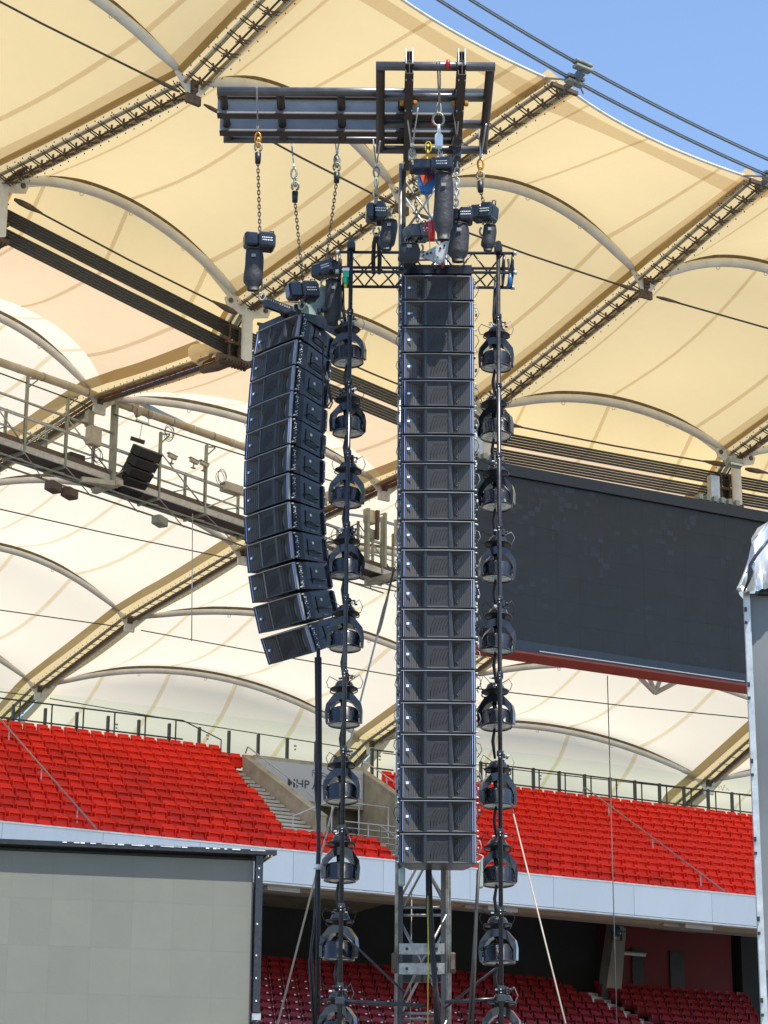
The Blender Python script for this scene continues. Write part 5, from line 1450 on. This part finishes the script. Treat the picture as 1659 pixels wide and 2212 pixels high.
# ------------------------------------------------------------------ ladders of lights
def make_light():
    root = thing('wash_light', 'x', 'stage light', (0,0,0))
    mb = MB()      # origin at the centre of the head; vertical axis
    mb.lathe([(0,.52), (.10,.52), (.125,.50), (.155,.44), (.155,.415), (.0,.415)], n=8); mb.build('base', 'blackgloss', root)
    mb = MB(); mb.lathe([(.17,.415), (.205,.41), (.215,.40), (.20,.388), (.12,.385), (.10,.33), (0,.33)], n=22); mb.lathe([(0,.414),(.17,.415)], n=22); mb.build('base_ring', 'black', root)
    for s_ in (-1, 1):
        mb = MB(); ring(mb, (s_*.150,-.02,.365), .058, .038, .010, n=12); mb.build('omega_bracket', 'truss', root)
    # yoke: wide inverted U with chamfered shoulders
    outer = [(-.275,-.13), (-.285,.05), (-.265,.16), (-.15,.30), (-.06,.335), (.06,.335), (.15,.30), (.265,.16), (.285,.05), (.275,-.13)]
    inner = [(-.236,-.13), (-.236,.02), (-.192,.105), (-.115,.19), (-.05,.22), (.05,.22), (.115,.19), (.192,.105), (.236,.02), (.236,-.13)]
    mb = MB(); D = .075; vs = []
    for y in (-D, D):
        vs += [(a, y*(1.0 if abs(a) > .2 else 1.25), b) for a, b in outer] + [(a, y*(1.0 if abs(a) > .2 else 1.25), b) for a, b in inner]
    n = len(outer); fs = []
    for i in range(n-1):
        fs += [(i, i+1, n+i+1, n+i), (2*n+i, 3*n+i, 3*n+i+1, 2*n+i+1), (i, 2*n+i, 2*n+i+1, i+1), (n+i, n+i+1, 3*n+i+1, 3*n+i)]
    fs += [(0, n, 3*n, 2*n), (n-1, 3*n-1, 4*n-1, 2*n-1)]
    mb.add(vs, fs); mb.build('yoke', 'blackgloss', root)
    mb = MB(); mb.lathe([(0,.105), (.15,.105), (.192,.088), (.212,.062), (.216,.040), (.226,.035), (.228,-.13), (.240,-.135), (.243,-.165), (.232,-.170), (.228,-.150)], n=28); hd_ = mb.build('head', 'blackgloss', root)
    mb = MB(); mb.lathe([(.228,-.150), (.15,-.143), (.0,-.14)], n=28); mb.build('front_lens', 'lens', hd_)
    mb = MB()
    for i in range(7):
        a = i*2*math.pi/6; r = .13 if i < 6 else 0
        mb.lathe([(0,-.150), (.045,-.149), (.055,-.143)], (r*math.cos(a), r*math.sin(a), 0), 8)
    mb.build('lens_cells', 'plate', hd_)
    for s_ in (-1, 1):
        mb = MB(); mb.tube([(s_*.225,0,-.02), (s_*.268,0,-.02)], .035, 8); mb.build('pivot', 'plate', root)
    mb = MB()
    mb.tube([(-.03,.03,.24), (-.02,.03,.13)], .035, 6); mb.build('head_stem', 'truss', root)
    mb = MB(); mb.cbox((.06,-.05,.575), (.05,.10,.11), .012); mb.tube([(.07,-.05,.60), (.15,-.05,.585)], .012, 5); mb.tube([(.13,-.05,.56), (.13,-.05,.61)], .009, 5)
    mb.build('hook_clamp', 'truss', root)
    return root
lt0 = make_light(); lk = kids()
loops = []
for side, pts in (('left', [(752,755), (751,907), (749,1060), (747,1214), (746,1371), (743,1535), (739,1700), (735,1871), (732,2040), (729,2212)]),
                  ('right', [(1072,766), (1070,915), (1073,1066), (1074,1220), (1074,1376), (1072,1540), (1075,1710), (1076,1879), (1077,2048), (1083,2218)])):
    for i, (x, y) in enumerate(pts):
        Yl = 35.45
        c = P(x, y+9, Yl)
        ph_ = P(x, y-50, Yl).z-P(x, y+48, Yl).z
        dup(lt0, lk, c, (R_(random.uniform(-3,3)), R_(random.uniform(-3.5,3.5)), R_(random.uniform(-24,24))),
            '%s black moving-head wash light on the %s pipe beside the tower' % (['topmost', 'second', 'third', 'fourth', 'fifth', 'sixth', 'seventh', 'eighth', 'ninth', 'lowest'][i], side),
            'wash lights on the %s pipe' % side)
        loops.append((side, i, c))
wipe(lt0, lk)
for side, top_, bot in (('left', (759, 520), (733, 2230)), ('right', (1076, 528), (1083, 2235))):
    a, b = P(*top_, 35.08), P(*bot, 35.08)
    root = thing('light_pipe', 'long black vertical pipe carrying the %s row of wash lights' % side, 'pipe', b)
    mb = MB(); mb.tube([a, b], .034, 12); mb.build('pipe', 'truss', root, b)
    mb = MB(); mb.cbox(a-V((0,0,.10)), (.13,.16,.12), .02); mb.tube([a-V((0,.08,.02)), a+V((0,.02,.0))], [.05,.05], 8); mb.build('swivel_coupler', 'truss', root, b)
    for sd2, i, c in loops:
        if sd2 != side: continue
        z = c.z+.57; t = (z-b.z)/(a.z-b.z); q = lerp(b, a, t)
        mb = MB(); mb.cbox(q+V((0,.02,0)), (.10,.12,.08), .015); mb.tube([q, V((c.x+.05, c.y-.05, z))], .02, 6); mb.build('clamp', 'truss', root, b)
        mb = MB(); mb.box(q+V((-.005,-.042,-.02)), (.014,.008,.014)); mb.box(q+V((-.005,-.042,-.065)), (.014,.008,.014)); mb.build('screw_head', 'white', root, b)
    # signal leads looping from light to light
    cb = thing('signal_leads', 'thin looped leads running between the wash lights on the %s pipe' % side, 'cable', b)
    for sd2, i, c in loops:
        if sd2 != side: continue
        for s_ in (-1, 1):
            mb = MB(); x = .20+random.uniform(-.02,.04)
            mb.tube([c+V((s_*.07,-.05,.50)), c+V((s_*(x),-.05,.60+random.uniform(-.03,.04))), c+V((s_*(x+.05),-.03,.50)), c+V((s_*(x+.02),0,.42)), c+V((s_*.12,.02,.40))], .0065, 5)
            mb.build('lead', ('web' if (s_ > 0 and i % 3 == 0) else 'black'), cb, b)
        mb = MB(); e = c+V((-.03,.02,.14)); top2 = c+V((-.03,.03,-.16)); 
        mb.tube([c+V((-.02,.10,-.15)), c+V((-.05,.11,-.35)), c+V((-.02,.10,-.62))], [.02,.028,.02], 6); mb.build('cable_bunch', 'bag', cb, b)
        for q_ in range(6):
            mb = MB(); pp = c+V((random.uniform(-.12,.16),-.08,.53+random.uniform(-.02,.07))); mb.cbox(pp, (.05,.03,.03), .008); mb.build('plug', 'plate' if q_ % 3 == 0 else 'blackgloss', cb, b)
    # pipe stand-off to the tower
    z = P(0, 2158, 35.1).z if side == 'left' else P(0, 2150, 35.1).z
    q = lerp(b, a, (z-b.z)/(a.z-b.z))
    rr = thing('spacer_pipe', 'horizontal scaffold pipe bracing the %s light pipe to the tower' % side, 'pipe', q)
    mb = MB(); mb.tube([q+V((-.0,.0,0)), V((tc_.x + (.0 if side == 'left' else .3), 35.3, z-.03))], .028, 8); mb.build('pipe', 'truss', rr, q)
    mb = MB(); mb.tube([q+V((0,.05,1.0 if side == 'left' else .5)), V((tc_.x + (-.3 if side == 'left' else .3), 35.5, z+.2 if side == 'left' else z-.1))], .018, 6); mb.build('brace', 'truss', rr, q)
    mb = MB(); mb.cbox(q, (.14,.12,.12), .02); mb.build('coupler', 'truss', rr, q)

# ------------------------------------------------------------------ cables and ropes
def bundle(label, paths, Y, r=.018, m='bag', name='cable_bundle', cat='cable'):
    b = P(*paths[0][-1], Y); root = thing(name, label, cat, b)
    for pth in paths:
        mb = MB(); mb.tube([P(x, y, Y + random.uniform(-.03,.03)) for x, y in pth], r, 7); mb.build('cable', m, root, b)
    return root
bundle('thick black cable bundle hanging down from the curved speaker column to the floor', [[(689,1400), (690,1500), (689,1620), (688,1750), (686,1900), (684,2050), (682,2230)],
        [(686,1400), (687,1560), (685,1690), (687,1830), (684,1960), (672,2040), (676,2130), (684,2230)], [(692,1420), (693,1640), (690,1790), (689,2000), (690,2230)],
        [(682,1420), (684,1600), (681,1700), (688,1800), (678,2000), (668,2080), (678,2230)]], 35.8, .020)
p = P(684,1873,35.7); mb = MB(); mb.tube([P(685,1868,35.7), P(685,1877,35.7)], .06, 10); single(mb, 'white_tape_band', 'white', 'white tape band round the black cable bundle left of the lights', 'tape', p)
bundle('black cables hanging in a loop beside the curved speaker column', [[(704,800), (712,840), (718,870), (712,882), (702,880), (696,872)], [(700,790), (706,830), (714,868), (706,880)], [(698,740), (697,820), (698,900), (697,960), (698,985)]], 35.9, .014)
p = P(697,982,35.9); mb = MB(); mb.tube([P(697,962,35.9), P(697,975,35.9), P(697,990,35.9)], [.015,.03,.035], 8); single(mb, 'cable_plug', 'blackgloss', 'black plug on a loose cable end behind the curved speaker column', 'plug', p)
bundle('black and green cables running down inside the grey tower below the speaker column', [[(925,1868), (926,1950), (934,2050), (940,2120), (946,2230)], [(929,1868), (932,1960), (938,2060), (944,2140), (951,2230)], [(922,1868), (923,1960), (930,2040), (937,2120), (941,2230)]], 35.6, .022)
bundle('thin yellow green line hanging down in front of the tower', [[(924,1935), (925,2050), (924,2230)]], 35.5, .008, 'yellow', 'yellow_line', 'rope')
bundle('two dark straps hanging from the right foot of the speaker column', [[(1036,1860), (1030,1960), (1026,2080), (1020,2230)], [(1033,1880), (1027,2000), (1012,2230)]], 34.9, .022, 'cable', 'strap', 'strap')
bundle('cables running down the truss end behind the left lights', [[(733,560), (731,600), (728,640), (736,690), (742,712)], [(737,560), (735,610), (738,660), (746,700)], [(741,600), (742,660), (748,705)], [(744,600), (738,625), (733,640)]], 35.6, .018)
bundle('cables running down the truss end behind the right lights', [[(1070,600), (1068,640), (1066,680), (1068,705)], [(1074,620), (1071,660), (1072,700)], [(1098,560), (1102,600), (1096,620)]], 35.6, .022)
# side hardware of the straight column: cable loops and links
root = thing('speaker_links', 'speaker cable loops and silver plugs down both sides of the straight speaker column', 'cable', P(1030, 1200, AY))
for i in range(20):
    for s_ in (-1, 1):
        c = P(945.5, (seps[i]+seps[i+1])/2, AY+.25); x = s_*.575
        mb = MB(); r1 = random.uniform(.03,.055)
        q = c + V((x,0,random.uniform(-.08,.06)))
        mb.tube([q+V((0,0,.12)), q+V((s_*r1,-.03,.09)), q+V((s_*(r1+.02),-.05,.0)), q+V((s_*r1*.6,-.03,-.07)), q+V((0,0,-.10))], .006, 5)
        mb.build('cable_loop', 'black' if (i+s_) % 2 else 'web', root, root.location)
        for t_ in range(3):
            mb = MB(); mb.cbox(c+V((x+s_*random.uniform(0,.03), random.uniform(-.2,.1), random.uniform(-.2,.2))), (.03,.03,random.uniform(.02,.06)), .008); mb.build('plug', random.choice(['plate', 'black', 'galv']), root, root.location)
# ropes
def rope(p0_, Y0, p1_, Y1, r, m, label, turn=None):
    a, b = P(*p0_, Y0), P(*p1_, Y1)
    root = thing('guy_rope', label, 'rope', b)
    mb = MB(); mb.tube([a, b], r, 6); mb.build('rope', m, root, b)
    if turn is not None:
        q = lerp(a, b, turn); d = (b-a).normalized()
        mb = MB(); mb.tube([q-d*.35, q-d*.2, q+d*.2, q+d*.35], [.012,.025,.025,.012], 7); mb.build('turnbuckle', 'galvdark', root, b)
    return root
rope((1107,1750), 35.6, (1222,2212), 32.0, .0125, 'rope', 'pale guy rope slanting down to the right of the tower')
rope((836,1290), 37.0, (600,2212), 41.0, .018, 'ropew', 'steel guy rope slanting down left behind the lights', .05)
rope((852,1225), 36.9, (824,1345), 37.1, .018, 'cable', 'short dark strap tying the guy rope to the tower', .8)
rope((890,1868), 36.6, (886,2230), 36.6, .008, 'rope', 'thin pale rope hanging inside the tower')
rope((1312,1460), 78, (1333,2230), 70, .016, 'cable', 'thin dark wire hanging below the scoreboard')
rope((416,1110), 80, (414,1385), 80, .018, 'ropew', 'very thin wire hanging below the catwalk')

# ================================================================== CATWALK, DRAIN PIPE AND GEAR
pzA, pzB = Zp(-40, 760, 31.5+CAMH), Zp(880, 1080, 31.5+CAMH)
KX = (pzB-pzA); KX.z = 0; KX.normalize(); KN = V((0,0,1)).cross(KX); KR = Matrix((KX, KN, V((0,0,1)))).transposed()
def K(px, py, off=0): return PL(px, py, pzA + KN*off, KN)
def drop(p, dz): return p + V((0,0,dz))
dp = thing('drain_pipe', 'long cream roof drain pipe running above the catwalk', 'pipe', K(300, 890))
a, b = K(-30, 772), K(880, 1088)
mb = MB(); mb.tube([a, b], .155, 14); mb.build('pipe_run', 'drain', dp, dp.location)
L = (b-a).length; n = int(L/1.0)
for i in range(n):
    q = lerp(a, b, (i+.4)/n); d = (b-a).normalized(); mb = MB(); mb.tube([q, q+d*.05], .166, 14); mb.build('pipe_collar', 'arch' if i % 2 else 'galvdark', dp, dp.location)
mb = MB()
br0 = K(290, 905)
mb.tube([K(300,900), K(290,878), K(318,850), K(355,830), K(382,822)], .13, 10); mb.tube([K(372,826), K(365,805), K(361,775)], .11, 10); mb.tube([K(378,830), K(420,828), K(436,815), K(436,803)], .08, 10)
mb.build('branch_pipe', 'drain', dp, dp.location)
for px, py, r in ((361, 773, .22), (436, 802, .20)):
    mb = MB(); q = K(px, py); mb.lathe([(0,0), (r,0), (r,.04), (0,.04)], q, 16); mb.build('inlet_flange', 'drain', dp, dp.location)
cw_ = thing('catwalk', 'grey steel maintenance catwalk with railings hanging under the roof', 'catwalk', K(300, 1080))
cl = cw_.location
dk = [(-40, 934), (231, 1050), (547, 1139), (900, 1268)]
A_, B_ = K(0, 951), K(547, 1139)
dirk = (B_-A_).normalized()
s0_, s1_ = A_ - dirk*2.5, B_ + dirk*8.5
DW = 1.15
def kp(px, off=0, dz=0):       # point on the deck edge line below picture column px
    q = K(px, 1000); t = (q-A_).dot(KX)/(dirk.dot(KX)); return A_ + dirk*t + KN*off + V((0,0,dz))
for off in (0, DW):
    mb = MB(); mb.bar(s0_+KN*off, s1_+KN*off, .07, .24); mb.build('edge_beam', 'galv', cw_, cl)
    for h in ((1.15, .04), (2.0 if False else .6, .02)):
        mb = MB(); mb.tube([s0_+KN*off+V((0,0,h[0])), s1_+KN*off+V((0,0,h[0]))], h[1], 6); mb.build('hand_rail', 'galv' if not off else 'galvdark', cw_, cl)
mb = MB(); mb.tube([s0_+V((0,0,1.75)), kp(237, 0, 1.75)], .05, 7); mb.build('upper_rail', 'galv', cw_, cl)
mb = MB(); mb.tube([s0_+KN*DW+V((0,0,1.75)), s1_+KN*DW+V((0,0,1.75))], .045, 7); mb.build('upper_rail', 'galv', cw_, cl)
mb = MB(); mb.hexa([s0_+KN*.05+V((0,0,-.06)), s1_+KN*.05+V((0,0,-.06)), s1_+KN*(DW-.05)+V((0,0,-.06)), s0_+KN*(DW-.05)+V((0,0,-.06)), s0_+KN*.05+V((0,0,-.02)), s1_+KN*.05+V((0,0,-.02)), s1_+KN*(DW-.05)+V((0,0,-.02)), s0_+KN*(DW-.05)+V((0,0,-.02))])
mb.build('grating', 'mesh', cw_, cl)
mb = MB(); mb.bar(s0_+V((0,.0,.22))+KN*.02, s1_+V((0,0,.22))+KN*.02, .02, .22); mb.build('toe_board', 'mesh', cw_, cl)
for off in (.1, DW-.1):
    mb = MB(); mb.tube([s0_+KN*off+V((0,0,-.42)), s1_+KN*off+V((0,0,-.42))], .035, 6); mb.build('lower_chord', 'galvdark', cw_, cl)
cols_ = [-45, 50, 140, 244, 345, 445, 560, 680, 775, 850]
for i, px in enumerate(cols_):
    for off in (0, DW):
        q = kp(px, off); mb = MB(); mb.bar(q-V((0,0,.1)), q+V((0,0,1.78)), .09, .09, KX); mb.build('post', 'galvdark', cw_, cl)
    q = kp(px); mb = MB(); mb.bar(q+V((0,0,-.14)), q+KN*DW+V((0,0,-.14)), .09, .12); mb.build('cross_beam', 'galvdark', cw_, cl)
    if i+1 < len(cols_):
        r = kp(cols_[i+1])
        mb = MB(); mb.tube([q+V((0,0,.1)), r+V((0,0,1.7))] if i % 2 else [q+V((0,0,1.7)), r+V((0,0,.1))], .03, 6); mb.build('diagonal', 'galv', cw_, cl)
        mb = MB(); mb.tube([q+KN*DW+V((0,0,.1)), r+KN*DW+V((0,0,1.1))], .025, 6); mb.build('diagonal', 'galvdark', cw_, cl)
        mb = MB(); mb.tube([q+V((0,0,-.12)), r+KN*DW+V((0,0,-.42))], .022, 6); mb.tube([q+KN*DW+V((0,0,-.12)), r+V((0,0,-.42))], .022, 6); mb.build('under_brace', 'galv', cw_, cl)
# tall hangers with brackets holding the pipe
for i, (t_, b_2) in enumerate((((68,816), (50,950)), ((160,857), (140,1007)), ((361,938), (345,1081)), ((463,967), (445,1112)), ((700,1060), (690,1190)), ((832,1090), (826,1245)))):
    q = K(*t_); r = kp(b_2[0], 0); top3 = V((r.x, r.y, q.z))
    mb = MB(); mb.bar(r-V((0,0,.1)), top3, .11, .09, KX); mb.build('hanger_post', 'galvdark' if i % 2 else 'raildark' if i == 5 else 'galvdark', cw_, cl)
    mb = MB(); mb.bar(top3-V((0,0,.08)), top3+KX*.45-V((0,0,-.04)), .05, .05); mb.bar(top3-V((0,0,.45)), top3+KX*.45, .045, .045); mb.build('pipe_bracket', 'galvdark', cw_, cl)
q = K(249, 882); r = kp(243); mb = MB(); mb.bar(r-V((0,0,.15)), V((r.x, r.y, q.z+.2)), .26, .16, KX); mb.build('main_hanger', 'galvdark', cw_, cl)
q = kp(190, -.02); mb = MB(); mb.bar(kp(235,-.35,-.32), kp(178,-.0,-.42), .18, .18); mb.build('deck_arm', 'camera', cw_, cl)
mb = MB(); mb.bar(kp(240,-.6,-.30), kp(240,.9,-.3), .22, .2); mb.build('deck_arm', 'camera', cw_, cl)
mb = MB(); mb.bar(kp(832,-.9,-.25), kp(832,1.0,-.25), .28, .22); mb.build('deck_arm', 'camera', cw_, cl)
mb = MB(); mb.bar(kp(775,-.5,.0), kp(775,-.5,2.6), .20, .14, KX); mb.bar(kp(815,-.45,.0), kp(815,-.45,3.0), .14, .12, KX); mb.build('main_hanger', 'galvdark', cw_, cl)
# boxes on it
def gear(px, py, off, size, m, name, label, cat, yaw_=0, extra=None):
    q = K(px, py, off); root = thing(name, label, cat, q)
    rt = KR @ Matrix.Rotation(R_(yaw_), 3, 'Z')
    mb = MB(); mb.cbox(q, size, min(size)*.1, rt); mb.build('housing', m, root, q)
    mb = MB(); mb.box(q + rt @ V((0,-size[1]/2-.004,0)), (size[0]*.86, .012, size[2]*.86), rt); mb.build('front_panel', extra or m, root, q)
    mb = MB(); mb.box(q + rt @ V((0,.05,size[2]/2+.04)), (size[0]*.3,.06,.08), rt); mb.build('bracket', 'galvdark', root, q)
    return root
gear(202, 943, -.1, (.55,.3,.72), 'camera', 'switch_cabinet', 'beige switch cabinet mounted on a hanger left of the small speaker cluster', 'cabinet')
gear(193, 905, .0, (.26,.25,.62), 'galvdark', 'hanger_head', 'grey green pulley head above the beige switch cabinet', 'bracket')
gear(161, 988, .3, (.70,.4,.20), 'black', 'equipment_rack', 'open black crate on the catwalk near the left edge', 'crate')
gear(500, 1056, .0, (.95,.4,.36), 'camera', 'control_box', 'beige control box on the catwalk left of the curved column', 'box')
gear(798, 1115, -.3, (.46,.3,.66), 'camera', 'antenna_box', 'cream antenna box with ribs right of the left lights', 'box', extra='drain')
gear(800, 1155, -.3, (.36,.25,.44), 'camera', 'antenna_box', 'smaller beige box with grey display below the cream antenna box', 'box', extra='galvdark')
gear(815, 1130, -.5, (.16,.12,1.4), 'mesh', 'radio_antenna', 'tall narrow brown antenna panel beside the cream boxes', 'antenna')
gear(693, 1078, -.1, (.50,.3,.50), 'galv', 'antenna_box', 'grey box on the catwalk between curved column and lights', 'box')
gear(695, 1120, -.3, (.16,.12,1.1), 'mesh', 'radio_antenna', 'brown antenna panel just right of the curved speaker column', 'antenna')
gear(858, 1150, -.1, (.30,.1,1.2), 'camera', 'ochre_panel', 'ochre panel beside the tower at catwalk height', 'panel', extra='olive')
for px, py, off, lab in ((115, 1052, -.2, 'flat grey box hanging under the catwalk at the left'), (150, 1066, -.2, 'dark loudspeaker box hanging under the catwalk at the left'), (345, 1126, .2, 'square grey loudspeaker box under the middle of the catwalk')):
    gear(px, py, off, (.62,.4,.34), 'mesh' if px != 345 else 'galvdark', 'under_box', lab, 'box', yaw_=20)
gear(545, 1120, -.1, (.12,.2,.62), 'navy', 'small_panel', 'small dark panel at the end of the catwalk beside the curved column', 'box', yaw_=15)
# cctv cameras
for i, (px, py, lab) in enumerate(((372, 987, 'left pair'), (419, 997, 'middle'), (441, 1003, 'right'))):
    q = K(px, py, -.05); root = thing('surveillance_camera', 'beige surveillance camera on the catwalk rail, %s of three' % lab, 'camera', q, 'cameras on the catwalk')
    mb = MB(); mb.cbox(q, (.40,.13,.14), .02, KR @ Matrix.Rotation(R_(8), 3, 'Y')); mb.build('housing', 'camera', root, q)
    mb = MB(); mb.cbox(q+V((0,0,.085)), (.48,.17,.03), .008, KR @ Matrix.Rotation(R_(8), 3, 'Y')); mb.build('sun_shield', 'camera', root, q)
    mb = MB(); mb.tube([q-V((0,0,.06)), q-V((.02,0,.26))], .03, 6); mb.box(q-V((.02,0,.26)), (.18,.12,.03), KR); mb.build('mount', 'galvdark', root, q)
    mb = MB(); mb.tube([q+KX*.20, q+KX*.22-V((0,.0,0))], .05, 8); mb.build('lens', 'black', root, q)
# small hanging speaker cluster
cN = K(285, 1010, -.6)
rootc = thing('speaker_cluster', 'small dark curved cluster of five speakers hanging beside the catwalk', 'loudspeaker', cN)
cr_ = Matrix.Rotation(R_(50), 3, 'Z')
cur = K(316, 980, -.6); ang = 12
for i in range(5):
    rt = cr_ @ Matrix.Rotation(R_(30+i*6), 3, 'X')
    q = cur; mb = MB(); mb.cbox(q, (1.12,.56,.36), .03, rt); mb.build('speaker_box', 'mesh' if i == 99 else 'black', rootc, cN)
    mb = MB(); mb.box(q + rt @ V((0,-.285,0)), (1.02,.012,.31), rt); mb.build('front_grille', 'black', rootc, cN)
    cur = q + rt @ V((0,.0,-.375))
q = K(300, 955, -.6)
mb = MB(); mb.bar(q+V((-.3,-.1,.12)), q+V((.2,.1,.02)), .08, .14); mb.build('top_bracket', 'black', rootc, cN)
u = K(308, 912, -.4)
mb = MB(); mb.tube([q, u], .015, 5); mb.bar(u-KX*.32, u+KX*.32, .07, .07); mb.build('hanging_bar', 'galv', rootc, cN)
for sgn, px in ((-1, 297), (1, 324)):
    mb = MB(); mb.tube([u+KX*.28*sgn, K(px, 845, .2)], .012, 5); mb.build('wire', 'cable', rootc, cN)
mb = MB(); mb.bar(K(295, 840, .2), K(328, 850, .2), .09, .07); mb.build('roof_bracket', 'bluecable', rootc, cN)
# coils and loose wires
for px, py in ((364, 935), (478, 1030), (210, 985)):
    q = K(px, py, -.1); mb = MB()
    for i in range(3): ring(mb, q+V((random.uniform(-.08,.08),0,random.uniform(-.08,.08))), .22, .28, .012, KX, (0,0,1), 14)
    single(mb, 'wire_coil', 'cable', {364:'coil of thin wire hanging on a catwalk post above the cameras', 478:'loose wire coil beside the beige control box', 210:'loose black wires below the beige switch cabinet'}[px], 'cable', q)
